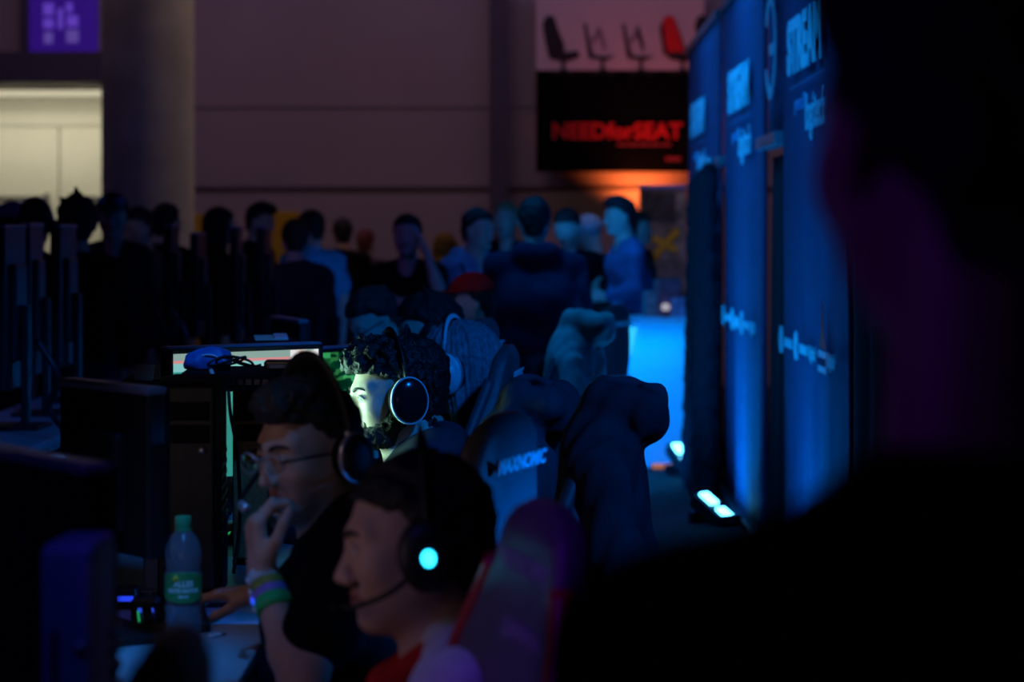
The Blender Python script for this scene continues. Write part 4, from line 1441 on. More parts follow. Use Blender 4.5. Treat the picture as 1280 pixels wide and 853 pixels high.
def monitor(label, loc, rz, w=0.55, h=0.33, top=1.22, scr='dim', z0=0.75, group='monitors on the tables', edge='black'):
    """faces local -Y"""
    o = empty('monitor', (loc[0], loc[1], z0), rz, label, 'monitor', group)
    zc = top - z0 - h / 2
    box('housing', (0, 0.018, zc), (w, 0.036, h), M['black'], o, 0.008)
    box('back_bulge', (0, 0.045, zc - 0.02), (w * 0.55, 0.03, h * 0.6), M['black'], o, 0.012)
    box('screen', (0, -0.002, zc + 0.004), (w - 0.024, 0.004, h - 0.030), SCR[scr], o)
    for a, c, d in (((0, -0.003, zc + h / 2 - 0.006), (w, 0.012, 0.012), 1), ((0, -0.003, zc - h / 2 + 0.009), (w, 0.012, 0.018), 1), ((w / 2 - 0.006, -0.003, zc), (0.012, 0.012, h), 1), ((-w / 2 + 0.006, -0.003, zc), (0.012, 0.012, h), 1)):
        box('bezel', a, c, M[edge], o, 0.002)
    box('top_edge', (0, 0.018, zc + h / 2 - 0.002), (w + 0.004, 0.042, 0.016), M['edge'], o, 0.006)
    box('stand_neck', (0, 0.075, zc / 2 + 0.01), (0.06, 0.03, zc), M['black'], o, 0.008)
    box('stand_base', (0, 0.05, 0.008), (0.26, 0.20, 0.016), M['black'], o, 0.006)
    return o


# screens face the players; from the camera the two nearest show their backs
monitor('near dark monitor back at the left edge with a purple-lit top', (-0.66, 3.195), R(125), 0.60, 0.36, 1.198, 'pink', edge='gloss')
monitor('dark monitor back with a purple-lit top facing the young man with glasses', (-0.72, 4.435), R(126), 0.36, 0.30, 1.208, 'pink', edge='gloss')
monitor('bright monitor with teal and pink picture lighting the face of the bearded man', (-0.665, 6.05), R(40), 0.46, 0.34, 1.205, 'bright')
monitor('monitor glowing green just past the forehead of the bearded man', (-0.555, 7.35), R(56), 0.46, 0.30, 1.14, 'green')
monitor('dim monitor facing the man who is looking down', (-0.85, 9.4), R(108), 0.50, 0.32, 1.16, 'dim')


area('screen_light', (-0.60, 5.99, 1.02), (-0.30, 5.93, 1.10), 0.30, 0.22, (0.42, 1.0, 0.74), 1.4, 80)


def upright(label, px, D, top=1.50, w=0.40, h=0.60, rz=90):
    return monitor(label, (at(px, D), D), R(rz), w, h, top, 'dim', group='upright monitors seen edge on along the left row')


for px, D, tp, rz, lb in ((8, 9.2, 1.52, 268, 'upright monitor seen edge on at the left picture edge'),
                          (35, 9.9, 1.53, 272, 'second upright edge-on monitor from the left picture edge'),
                          (76, 10.7, 1.53, 268, 'upright edge-on monitor in front of the silhouette with the pointed hair'),
                          (211, 13.2, 1.54, 271, 'upright edge-on monitor in front of the head by the concrete column'),
                          (245, 14.4, 1.50, 268, 'upright edge-on monitor just right of the concrete column'),
                          (292, 13.1, 1.53, 272, 'upright edge-on monitor right of the long haired head'),
                          (327, 13.8, 1.53, 269, 'farthest upright edge-on monitor left of the wide yellow board')):
    upright(lb, px, D, tp, 0.34, 0.62, rz)


# ------------------------------------------------------------------ computers and small things on the tables
def tower(label, x, y, rz=0, w=0.17, d=0.42, h=0.43, m='black', z0=0.75, front=None):
    o = empty('computer_case', (x, y, z0), rz, label, 'computer', 'computer cases on the tables')
    box('case_body', (0, 0, h / 2 + 0.012), (w, d, h), M[m], o, 0.008)
    box('front_panel', (0, -d / 2 - 0.006, h / 2 + 0.012), (w * 0.94, 0.014, h * 0.97), M[front or 'blackmatt'], o, 0.004)
    if m == 'whitecase':
        box('front_slot', (-w * 0.22, -d / 2 - 0.014, h * 0.40), (0.006, 0.004, h * 0.75), M['black'], o, 0.001)
        box('case_rim', (w * 0.44, -d / 2 - 0.013, h * 0.5), (0.006, 0.008, h * 0.96), M['silver'], o, 0.002)
    for k in range(2 if m != 'whitecase' else 0):
        box('drive_cover', (0, -d / 2 - 0.015, h * 0.9 - k * 0.045), (w * 0.8, 0.006, 0.036), M['blackmatt' if m != 'whitecase' else m], o, 0.002)
    lathe('power_button', [(0.009, 0), (0.009, 0.004), (0.001, 0.005)], M['metal'], o, n=14, mt=Matrix.Translation((w * 0.28, -d / 2 - 0.012, h * 0.72)) @ Matrix.Rotation(PI / 2, 4, 'X'))
    bm = bmesh.new()
    for k in range(9):
        add_box(bm, (w / 2 + 0.001, 0.05 - 0.0, h * 0.25 + k * 0.022), (0.004, d * 0.5, 0.010))
    from_bm('side_vent', bm, M['gloss'], o)
    for ex in (-1, 1):
        for ey in (-1, 1):
            box('foot', (ex * w * 0.36, ey * d * 0.4, 0.006), (0.025, 0.04, 0.012), M['blackmatt'], o, 0.002)
    return o


M['greenish'] = mat('dark_mesh_panel', (0.018, 0.022, 0.018), 0.6, noise=0.2, nscale=80)
M['yellowmesh'] = mat('yellowish_mesh_panel', (0.30, 0.22, 0.09), 0.6, noise=0.25, nscale=120)  # mesh with a yellowish base colour
M['whitecase'] = mat('pale_case_lit_blue', (0.16, 0.27, 0.50), 0.4, noise=0.04)  # blue of the light put into the pale case colour
tower('dark computer case below the network switch, left of the yellowish mesh panel', at(229, 4.8), 4.95, R(3), 0.115, 0.34, 0.428, 'blackmatt', front='greenish')
tower('computer case with a yellowish mesh panel left of the head with glasses', at(307, 5.35), 5.55, R(3), 0.080, 0.38, 0.380, 'blackmatt', front='yellowmesh')
tower('pale blue-lit computer case at the lower left edge of the picture', at(84, 2.70), 2.78, R(-2), 0.060, 0.12, 0.372, 'whitecase', front='whitecase')
tower('low computer case in the dark under the folded yellow card', at(178, 5.6), 5.75, R(4), 0.14, 0.36, 0.38, 'blackmatt')
tower('computer case with a lit sheet of paper on top', at(327, 7.2), 7.42, R(5), 0.17, 0.40, 0.40, 'blackmatt')
spot('warm_panel_light', (-0.55, 4.0, 1.9), (at(306, 5.35), 5.35, 0.95), (1.0, 0.72, 0.30), 1.1, 22)

# network switch lying across the two cases
sw = empty('network_switch', (at(312, 5.2), 5.36, 1.1445), R(3), 'flat black network switch lying across the two computer cases', 'switch')
box('switch_body', (0, 0, 0.021), (0.315, 0.26, 0.042), M['blackmatt'], sw, 0.004)
for e in (-0.13, 0.125):
    box('support_leg', (e, 0.06, -0.197), (0.02, 0.02, 0.394), M['blackmatt'], sw)
bm = bmesh.new()
for k in range(12):
    add_box(bm, (-0.12 + k * 0.018, -0.132, 0.021), (0.012, 0.006, 0.012))
from_bm('port_row', bm, M['gloss'], sw)
hb = empty('usb_hub', (at(354, 5.25), 5.32, 1.1865), R(3), 'small black box on the network switch in front of the bright screen', 'hub')
box('hub_body', (0, 0, 0.011), (0.095, 0.07, 0.022), M['gloss'], hb, 0.006)
box('hub_ports', (0, -0.037, 0.010), (0.07, 0.006, 0.008), M['metal'], hb)
# blue cloth pouch on the switch
pc = empty('blue_pouch', (at(258, 5.3), 5.34, 1.1865), 0, 'crumpled blue pouch on the network switch left of the bright screen', 'pouch')
fp = Field()
fp.ell((0, 0, 0.022), (0.040, 0.032, 0.026)).ell((-0.025, 0, 0.012), (0.026, 0.03, 0.016)).ell((0.026, 0.0, 0.018), (0.020, 0.03, 0.022))
mesh_np('pouch_body', fp.mesh(0.004, noise=wob(110, 0.003), clip=lambda x, y, z: 0.001 - z), mat('blue_nylon', (0.03, 0.16, 0.55), 0.5, noise=0.15), pc)
tube('drawstring', [(-0.02, -0.03, 0.03), (0.01, -0.036, 0.034), (0.04, -0.03, 0.02)], 0.002, M['white'], pc)
# cables
M['cable'] = mat('black_cable', (0.015, 0.015, 0.018), 0.4)


def cable(label, pts, r=0.004, m='cable'):
    o = tube('cable', pts, r, M[m], None, 8, 6)
    return setp(o, label, 'cable', 'loose cables on the tables')


sx, sy, sz_ = at(290, 5.3), 5.27, 1.1865
loop = []
for k in range(26):
    a = k * 0.75
    loop.append((sx + 0.038 * math.cos(a) + 0.002 * k - 0.02, sy + 0.02 * math.sin(a * 0.9), sz_ + 0.012 + 0.010 * (1 + math.sin(a * 1.3))))
cable('bundle of black cable lying on the network switch in front of the bright screen', loop, 0.0028)
cable('black cable hanging down over the yellowish mesh panel', [(at(285, 5.2), 5.21, 1.15), (at(288, 5.2), 5.20, 1.10), (at(296, 5.2), 5.22, 1.0), (at(297, 5.2), 5.24, 0.86), (at(292, 5.2), 5.2, 0.755)], 0.004)
wc = cable('white plug lead drooping over the front of the network switch', [(at(262, 5.2), 5.225, 1.19), (at(266, 5.2), 5.205, 1.18), (at(269, 5.2), 5.20, 1.158)], 0.005, 'white')
for k, (px, D, lb) in enumerate(((214, 12.6, 'thick dark cables dropping behind the panel by the concrete column'), (226, 12.2, 'pair of pale cables looping onto the left row table'), (200, 12.4, 'dark cable arching behind the man in the patterned cap'), (62, 8.6, 'dark cables looping on the left row table at the picture edge'))):
    x = at(px, D)
    cable(lb, [(x - 0.05, D, 1.12), (x + 0.03, D, 0.98), (x - 0.02, D + 0.1, 0.86), (x + 0.08, D, 0.765), (x + 0.14, D - 0.2, 0.757)], 0.012 if k != 1 else 0.008, 'cable' if k != 1 else 'metal')

# papers and cards
pp = empty('paper_sheet', (at(328, 7.15), 7.40, 1.163), R(8), 'pale yellow sheet of paper lying on a computer case behind the bright screen', 'paper')
box('sheet', (0, 0, 0.008), (0.10, 0.14, 0.003), M['paper'], pp, rot=Matrix.Rotation(R(3), 3, 'X'))
box('sheet_fold', (0.03, 0.0, 0.013), (0.04, 0.12, 0.003), M['white'], pp, rot=Matrix.Rotation(R(4), 3, 'X'))
spot('paper_light', (-0.5, 6.6, 1.9), (at(328, 7.15), 7.4, 1.17), (1.0, 0.85, 0.4), 0.9, 14)
tc_ = empty('tent_card', (at(176, 5.6), 5.70, 1.142), R(-20), 'small folded yellow card standing behind the purple-lit monitor top', 'card')
for e in (-1, 1):
    box('card_side', (0, e * 0.014, 0.019), (0.05, 0.002, 0.040), M['paper'], tc_, rot=Matrix.Rotation(R(e * 20), 3, 'X'))
box('card_edge', (0, 0, 0.0375), (0.05, 0.004, 0.002), M['cable'], tc_)
ex_ = empty('white_booklet', (at(2, 3.9), 3.95, 0.75), R(-24), 'white booklet propped at the left picture edge behind the nearest monitor', 'booklet')
box('booklet_pages', (0, 0, 0.19), (0.17, 0.03, 0.375), M['white'], ex_, 0.004, Matrix.Rotation(R(-9), 3, 'X'))
box('booklet_stand', (0, 0.05, 0.05), (0.1, 0.06, 0.1), M['black'], ex_, 0.006)

# ------------------------------------------------------------------ bottle
BX, BY = at(229, 4.30), 4.30
M['pet'] = mat('clear_plastic', (0.80, 0.88, 0.98), 0.08, trans=0.88, ior=1.30, bump=0.15, bscale=60)
M['water'] = mat('water', (0.75, 0.85, 0.98), 0.02, trans=0.93, ior=1.33)
M['capg'] = mat('green_cap', (0.04, 0.55, 0.22), 0.4)
M['labelg'] = mat('green_label', (0.06, 0.33, 0.09), 0.5, noise=0.15, nscale=20)
M['labelw'] = mat('white_label_print', (0.75, 0.85, 0.75), 0.5)
M['labely'] = mat('yellow_label_print', (0.7, 0.6, 0.05), 0.5)
bt = empty('water_bottle', (BX, BY, 0.75), R(8), 'clear plastic water bottle with green cap and green label on the white table', 'bottle')
prof = [(0.004, 0.004), (0.026, 0.0), (0.031, 0.006), (0.033, 0.015), (0.031, 0.022), (0.0335, 0.032), (0.031, 0.042), (0.0335, 0.052), (0.031, 0.062), (0.0335, 0.072), (0.0315, 0.080), (0.0335, 0.086), (0.0335, 0.130), (0.030, 0.140), (0.0325, 0.150), (0.0335, 0.165), (0.031, 0.180), (0.025, 0.193), (0.017, 0.203), (0.0125, 0.209), (0.0125, 0.222)]
inner = [(max(r - 0.0012, 0.001), z + 0.001) for r, z in reversed(prof)]
lathe('bottle_wall', prof + [(0.0113, 0.222)] + inner[1:], M['pet'], bt, n=40)
lathe('water_fill', [(0.003, 0.007)] + [(r - 0.0022, z + 0.003) for r, z in prof[1:12]] + [(0.0312, 0.105), (0.002, 0.105)], M['water'], bt, n=40)
lathe('cap', [(0.0138, 0.211), (0.0145, 0.212), (0.0145, 0.231), (0.013, 0.233), (0.002, 0.233)], M['capg'], bt, n=28)
lathe('cap_ring', [(0.0125, 0.206), (0.0148, 0.207), (0.0148, 0.2105), (0.0125, 0.211)], M['capg'], bt, n=28)
# label wraps the front third
bm = bmesh.new()
fr, nn, mm = [], 40, 14
for i in range(nn + 1):
    a = -PI / 2 + (i / nn - 0.5) * 2.6
    edge = 0.5 + 0.5 * math.sqrt(max(0.0, 1 - ((i / nn - 0.5) * 2) ** 2)) if True else 1
    col = []
    for j in range(mm + 1):
        z = 0.109 + (j / mm - 0.5) * 0.056 * edge
        col.append(Vector((0.0340 * math.cos(a), 0.0340 * math.sin(a), z)))
    bk = [Vector((p.x * 1.012, p.y * 1.012, p.z)) for p in col]
    fr.append(col + list(reversed(bk)))
add_rings(bm, fr)
lab = from_bm('label', bm, M['labelg'], bt, True)


def wrap_text(s, size, z, m, r=0.0350):
    o = text('label_lettering', s, size, M[m], lab, Matrix.Identity(4), 0.0002, 0.0006)
    for v in o.data.vertices:
        a = -PI / 2 + v.co.x / r
        rr = r + v.co.z
        v.co = Vector((rr * math.cos(a), rr * math.sin(a), z + v.co.y))
    return o


wrap_text('ALLES', 0.014, 0.116, 'labelw')
wrap_text('GUTE NATUR', 0.0095, 0.104, 'labelw')
wrap_text('mineral', 0.006, 0.094, 'labelw')
lathe('label_spot', [(0.006, 0), (0.006, 0.0012), (0.001, 0.0016)], M['labely'], lab, n=16, mt=Matrix.Translation((-0.013, -0.0328, 0.126)) @ Matrix.Rotation(PI / 2, 4, 'X'))


def can(label, px, D, m, rz=0):
    o = empty('drink_can', (at(px, D), D, 0.75), rz, label, 'can', 'drink cans on the near table')
    lathe('can_body', [(0.002, 0.006), (0.020, 0.004), (0.0255, 0.0), (0.033, 0.010), (0.033, 0.148), (0.028, 0.160), (0.0265, 0.164), (0.0255, 0.161), (0.002, 0.160)], M[m], o, n=36)
    lathe('pull_tab', [(0.010, 0.1605), (0.010, 0.163), (0.002, 0.163)], M['silver'], o, (0, -0.006, 0), 16)
    for k in range(3):
        box('can_stripe', (-0.010 + k * 0.009, -0.0325 + abs(k - 1) * 0.0016, 0.085 - 0.01 * (k == 1)), (0.003, 0.003, 0.07 + 0.01 * (k == 1)), M['silver'], o, 0.001)
    return o


M['canblue'] = mat('blue_can', (0.16, 0.26, 0.50), 0.3, 0.6, noise=0.1, nscale=30)
can('tall blue drink can standing behind the clear bottle', 265, 5.02, 'canblue')
hs = empty('headset_stand', (at(190, 4.95), 4.95, 0.75), R(12), 'pale headset stand with two arms standing left of the clear bottle', 'stand')
box('stand_post', (0, 0, 0.085), (0.034, 0.03, 0.155), M['whitecase'], hs, 0.005)
for k in range(2):
    box('stand_arm', (0.035, 0, 0.155 - 0.022 * k), (0.05, 0.02, 0.007), M['whitecase'], hs, 0.002)
box('stand_foot', (0.01, 0, 0.006), (0.10, 0.09, 0.012), M['whitecase'], hs, 0.004)

# keyboard, mouse, small things


def keyboard(label, x, y, rz, m='black'):
    o = empty('keyboard', (x, y, 0.75), rz, label, 'keyboard', 'keyboards on the near table')
    box('keyboard_base', (0, 0, 0.010), (0.36, 0.135, 0.018), M[m], o, 0.005)
    bm = bmesh.new()
    for r_ in range(5):
        for c in range(15):
            add_box(bm, (-0.161 + c * 0.023, -0.046 + r_ * 0.023, 0.0225), (0.018, 0.018, 0.010))
    k = setp(from_bm('key_block', bm, M['gloss'], o), kind='stuff')
    box('led_strip', (0, 0.062, 0.0205), (0.30, 0.004, 0.003), glow('green_led', (0.02, 0.5, 0.15), 0.5), o)
    return o


keyboard('black keyboard right of the clear bottle on the white table', at(262, 4.5) - 0.09, 4.62, R(100))
keyboard('dark keyboard lying in front of the bearded man', -0.62, 5.92, R(92))
mo = empty('computer_mouse', (at(262, 4.72), 4.78, 0.75), R(100), 'dark computer mouse with a blue glowing line under the hand', 'mouse')
fm = Field()
fm.ell((0, 0, 0.012), (0.031, 0.060, 0.026))
mesh_np('mouse_shell', fm.mesh(0.003, clip=lambda x, y, z: 0.001 - z), M['black'], mo)
blu = glow('blue_led', (0.02, 0.08, 1.0), 1.2)
for e in (-1, 1):
    tube('glow_line', [(e * 0.026, 0.035, 0.021), (e * 0.0315, 0.0, 0.019), (e * 0.026, -0.04, 0.020)], 0.0025, blu, mo)
lathe('scroll_wheel', [(0.002, -0.004), (0.009, -0.004), (0.009, 0.004), (0.002, 0.004)], M['metal'], mo, n=16, mt=Matrix.Translation((0, 0.033, 0.032)) @ Matrix.Rotation(PI / 2, 4, 'Y'))
st = empty('usb_stick', (at(271, 4.42), 4.40, 0.75), R(60), 'tiny pale usb stick on the white table right of the bottle', 'usb stick')
box('stick_body', (0, 0, 0.004), (0.028, 0.012, 0.007), M['white'], st, 0.002)
box('stick_plug', (0.02, 0, 0.004), (0.012, 0.010, 0.004), M['metal'], st)
for (px, D, col, s, lb) in ((157, 4.75, (0.02, 0.06, 1.0), 0.9, 'small device with a blue light left of the clear bottle'), (182, 4.6, (0.03, 0.10, 1.0), 0.6, 'small black device with a blue dot beside the bottle base')):
    o = empty('blinking_device', (at(px, D), D, 0.75), 0, lb, 'device')
    box('device_body', (0, 0, 0.022), (0.05, 0.05, 0.042), M['black'], o, 0.006)
    box('device_light', (0.004, -0.026, 0.022), (0.030, 0.004, 0.010), glow('blue_indicator', col, s), o, 0.001)
# glowing strip put in for a blue-lit leg under the table edge
bs = empty('blue_leg_glow', (at(337, 5.9), 5.9, 0), 0, 'short glowing blue strip standing in for a lit leg under the edge of the white table', 'lamp')
box('leg_glow_strip', (0, 0, 0.49), (0.018, 0.02, 0.075), glow('bright_blue_glow', (0.03, 0.50, 1.0), 1.2), bs, 0.003)
box('glow_post', (0, 0.012, 0.26), (0.02, 0.02, 0.52), M['black'], bs, 0.003)
box('glow_foot', (0, 0.02, 0.006), (0.1, 0.1, 0.012), M['black'], bs, 0.003)


# ------------------------------------------------------------------ seated players
# camera-side arm is the left one for someone facing -X
gx, gy = at(386, 4.10), 4.10
gz = zz(560, 4.10)
Pg = person('young man with glasses resting his chin on his hand, black top, wristbands', (gx, gy, gz), 90, 41, -9, 0, 'sit', 0.10, 'skin', 'hairbrown', 'quiff', 'cblack', 'short', 'jeans', 0.005,
            arms={-1: ((at(378, 3.80), 3.80, 0.775), (at(327, 3.93), 3.93, zz(713, 3.93)), (-0.16, 0.05, 1.0), (0.90, 0.35, 0.0), (0.85, [0.80, 0.86, 0.92, 0.98])),
                  1: ((at(372, 4.35), 4.42, 0.80), (at(322, 4.6), 4.62, 0.795), (-1.0, 0.12, 0.0), (0.1, 0, -1.0), 0.42)}, eyes=True, chin=0.004, s=0.90, drop=-0.03, hthick=0.007, hood=True)
glasses(Pg, 'thin rimmed eyeglasses worn by the young man resting his chin on his hand')
headset(Pg, 'black headset with silver ringed earcups on the young man with glasses', ring='silver', mic='silver', micside=1, tilt=-0.01, big=0.82)

fx, fy = at(520, 3.42), 3.42
fz = zz(674, 3.42)
Pf = person('player at the bottom in a pale blue shirt with a red collar, seen in profile', (fx, fy, fz), 92, 2, -6, 0, 'sit', 0.08, 'skin', 'hair', 'short', 'cwhite', 'short', 'jeans', 0.005, collar='cred', eyes=True, nose=1.0, chin=0.003, hthick=0.009, drop=-0.035)
headset(Pf, 'black headset with a glowing cyan earcup light on the player in the pale shirt', led='ledcyan', mic='blackmatt', micside=-1, tilt=-0.01)
# lanyard strap over the shoulder
lan = empty('lanyard', tuple(Pf['base']), 0, 'black lanyard strap over the pale blue shirt of the player at the bottom', 'lanyard')
b0 = Pf['base']
c7, ff, rr = Pf['c7'], Pf['f'], Pf['r']
pts = [c7 - ff * 0.07 + V(0, 0, 0.035), c7 - rr * 0.055 - ff * 0.01 + V(0, 0, 0.035), c7 - rr * 0.085 + ff * 0.06 - V(0, 0, 0.03), c7 - rr * 0.09 + ff * 0.125 - V(0, 0, 0.13), c7 - rr * 0.03 + ff * 0.155 - V(0, 0, 0.28)]
tube('strap', [p - b0 for p in pts], 0.011, M['blackmatt'], lan, 8, 6, 0.35)
box('badge', tuple(c7 - rr * 0.02 + ff * 0.165 - V(0, 0, 0.33) - b0), (0.006, 0.07, 0.10), M['white'], lan, 0.002)

bx_, by_ = at(488, 5.95), 5.95
bz_ = zz(492, 5.95)
Pb = person('bearded man with curly hair, face lit teal by his screen', (bx_, by_, bz_), 90, 20, -5, 0, 'sit', 0.12, 'skin2', 'hair', 'curly', 'cgrey', 'long', 'jeans', 0.006, eyes=True, beard=True, hood=True, drop=-0.035)
headset(Pb, 'large headset with white-edged black earcups on the bearded man', ring='white', cup='gloss', mic=False, big=1.12)

Pc = person('dark haired player mostly hidden behind the head of the bearded man', (at(508, 6.6), 6.6, zz(480, 6.6)), 90, -5, -4, 0, 'sit', 0.12, 'skin2', 'hair', 'short', 'cblack', 'long', 'jeans', 0.008, hthick=0.016)
headset(Pc, 'dark headset with a thin bright ring on the player behind the bearded man', ring='silver', mic=False)
Pd = person('player with long pale grey hair under white headphones', (at(572, 7.3), 7.3, zz(460, 7.3)), 90, -22, -10, 0, 'sit', 0.12, 'skin2', 'hairgrey', 'long', 'cblack', 'long', 'jeans', 0.008, hthick=0.022)
headset(Pd, 'white headphones over the long pale grey hair', band='white', cup='white', ring='silver', mic=False, mat_face='white', big=1.25)
Pe = person('dark haired man with glasses bending his head down over the table', (at(466, 9.4), 9.4, zz(400, 9.4)), 90, 28, -34, 0, 'sit', 0.14, 'skin2', 'hair', 'short', 'cblack', 'long', 'jeans', 0.009)
glasses(Pe, 'dark eyeglasses on the man bending his head down', 'black')
Ph = person('dark haired player behind the white headphones, only the crown of the head showing', (at(534, 8.3), 8.3, zz(416, 8.3)), 90, 5, -8, 0, 'sit', 0.12, 'skin2', 'hair', 'short', 'cblack', 'long', 'jeans', 0.009, hthick=0.024)
headset(Ph, 'black headset with a tiny coloured light on the hidden dark haired player', mic=False, led='ledcyan')
Pr = person('man in a red cap looking left below the standing group', (at(588, 11.0), 11.0, zz(378, 11.0)), 90, 8, -3, 0, 'sit', 0.10, 'skin2', 'hair', 'short', 'cblack', 'long', 'jeans', 0.010)


def cap(P, m, brim, parent, s=1.0, brimdir=0.0):
    """baseball cap as a child of the person"""
    H, Rm = P['H'], P['R']
    base = P['base']
    f = Field()

    def T(x, y, z):
        return H + Rm.dot(V(x, y, z) * s)
    f.ell(T(0, -0.012, 0.042), V(0.094, 0.113, 0.096) * s, Rm)

    def clip(x, y, z):
        x, y, z = x - H[0], y - H[1], z - H[2]
        l = [(Rm[0, i] * x + Rm[1, i] * y + Rm[2, i] * z) for i in range(3)]
        return (0.046 - 0.12 * (l[1] < -0.2) - l[2]).astype(np.float32)
    o = mesh_np('cap', f.mesh(0.006, clip=clip), M[m], P['root'], base)
    c, sn = math.cos(brimdir), math.sin(brimdir)
    f2 = Field()
    f2.ell(T(sn * 0.10, 0.10 * c, 0.050), V(0.078, 0.085, 0.009) * s, Rm)
    mesh_np('cap_brim', f2.mesh(0.005), M[brim], o, None).data.transform(Matrix.Translation(-Vector(base)))
    return o


cap(Pr, 'cred', 'cred', Pr['root'])

# wristbands on the raised forearm
el_, wr_ = Pg['el'][-1], Pg['wr'][-1]
ax_ = unit(wr_ - el_)
M['bwristg'] = mat('green_wristband', (0.03, 0.62, 0.16), 0.5)
M['bwristp'] = mat('violet_wristband', (0.32, 0.20, 0.62), 0.5, noise=0.2)
M['bwristy'] = mat('olive_wristband', (0.30, 0.32, 0.05), 0.6, noise=0.3)
M['bwristw'] = mat('white_wristband', (0.50, 0.62, 0.66), 0.5, noise=0.1)
for t, m, w, lb in ((0.93, 'bwristw', 0.011, 'white wristband, topmost on the raised forearm'), (0.835, 'bwristy', 0.010, 'olive wristband below the white one on the raised forearm'), (0.76, 'bwristp', 0.010, 'violet wristband just above the green one'), (0.685, 'bwristg', 0.012, 'bright green wristband, lowest on the raised forearm')):
    p = el_ + (wr_ - el_) * t
    r0 = 0.0375 - 0.014 * max(0.0, (t - 0.28) / 0.72) + 0.0015
    q = Vector((0, 0, 1)).rotation_difference(Vector(ax_)).to_matrix().to_4x4()
    o = empty('wristband', tuple(p), 0, lb, 'wristband', 'wristbands on the raised forearm')
    o.rotation_euler = q.to_euler()
    lathe('band', [(r0 - 0.004, -w), (r0, -w), (r0 - 0.0003, w), (r0 - 0.004, w), (r0 - 0.004, -w)], M[m], o, n=28)
    lathe('clasp', [(0.006, 0), (0.006, 0.004), (0.001, 0.005)], M['white' if m != 'bwristp' else 'ledblue'] if m != 'bwristp' else blu, o, n=14, mt=Matrix.Translation((-r0 + 0.002, -0.008, 0)) @ Matrix.Rotation(-PI / 2, 4, 'Y'))

# ------------------------------------------------------------------ standing crowd
RS = 0.011
person('man in a black shirt facing the camera with one hand at his ear', (at(509, 14.5), 14.5, zz(294, 14.5)), 176, -4, 0, 0, 'stand', 0.02, 'skin2', 'hair', 'short', 'cblack', 'short', 'jeans', RS, bulk=1.12, group='standing crowd in the background',
       arms={1: ((at(478, 14.4), 14.3, 1.12), (at(505, 14.3), 14.2, 1.09), (1, 0, 0), (0, -1, 0.2), 0.5), -1: ((at(548, 14.4), 14.35, 1.17), (at(533, 14.3), 14.38, 1.38), (-0.35, 0.2, 1), (-1, 0, 0), 0.5)})
Pq = person('man in a light blue hoodie with a black backpack strap, turned right', (at(598, 14.7), 14.7, zz(286, 14.7)), 215, 20, -6, 0, 'stand', 0.04, 'skin2', 'hair', 'short', 'chood', 'long', 'jeans', RS, hood=True, group='standing crowd in the background')
bp = empty('backpack', tuple(Pq['base']), 0, 'black backpack with shoulder straps on the man in the light blue hoodie', 'backpack')
b0, c7, ff, rr = Pq['base'], Pq['c7'], Pq['f'], Pq['r']
fb = Field()
fb.cone(c7 - ff * 0.21 - V(0, 0, 0.12) - b0, c7 - ff * 0.24 - V(0, 0, 0.42) - b0, 0.10, 0.12, k=0.05)
mesh_np('pack_body', fb.mesh(0.012, noise=wob(30, 0.005)), M['cblack'], bp)
for e in (-1, 1):
    tube('shoulder_strap', [p - b0 for p in (c7 - ff * 0.14 + rr * e * 0.10 - V(0, 0, 0.10), c7 + rr * e * 0.115 + V(0, 0, 0.025), c7 + ff * 0.115 + rr * e * 0.12 - V(0, 0, 0.12), c7 + ff * 0.13 + rr * e * 0.15 - V(0, 0, 0.30))], 0.030, M['cblack'], bp, 8, 6, 0.3)
person('broad man in a dark navy jacket standing with his back to the camera', (at(668, 12.8), 12.8, zz(276, 12.8)), 4, -6, -8, 0, 'stand', 0.06, 'skin2', 'hair', 'short', 'cnavy', 'long', 'jeans', RS, bulk=1.28, shoulder=1.2, hood=True, group='standing crowd in the background', arms={-1: 'fold', 1: 'fold'})
person('dark haired man looking down just right of the broad man in navy', (at(708, 16.5), 16.4, zz(284, 16.4)), 150, 0, -22, 0, 'stand', 0.06, 'skin2', 'hair', 'short', 'cblack', 'long', 'jeans', RS, group='standing crowd in the background')
person('blond person mostly hidden behind the light blue hoodie and the broad man', (at(632, 17.2), 17.2, zz(274, 17.2)), 160, 0, 0, 0, 'stand', 0.02, 'skin2', 'hairblond', 'short', 'cblack', 'long', 'jeans', RS, group='standing crowd in the background')
Pw = person('person in a white knitted cap bending forward behind the counter', (at(735, 17.4), 17.4, zz(292, 17.4)), 60, 0, -25, 0, 'stand', 0.10, 'skin2', None, 'short', 'cblack', 'long', 'jeans', RS, group='standing crowd in the background')
fc_ = Field()
fc_.ell(Pw['H'] + Pw['R'].dot(V(0, -0.012, 0.038)), V(0.096, 0.116, 0.098), Pw['R'])
mesh_np('knit_cap', fc_.mesh(0.008, noise=wob(70, 0.003)), M['capwhite'], Pw['root'], Pw['base'])
person('man in a blue shirt in profile facing left, face lit blue', (at(774, 16.3), 16.3, zz(270, 16.3)), 100, 10, -4, 0, 'stand', 0.03, 'skin2', 'hair', 'quiff', 'cblue', 'long', 'jeans', RS, bulk=1.05, group='standing crowd in the background',
       arms={-1: ((at(795, 16.2), 16.1, 1.13), (at(756, 16.1), 16.05, 1.08), (-1, 0, 0), (0, 1, -0.3), 0.7), 1: 'fold'})
person('long haired woman partly hidden behind the man in the blue shirt', (at(798, 17.6), 17.6, zz(285, 17.6)), 235, 10, 0, 0, 'stand', 0.02, 'skin2', 'hairbrown', 'long', 'cbrown', 'long', 'jeans', RS, s=0.95, group='standing crowd in the background')
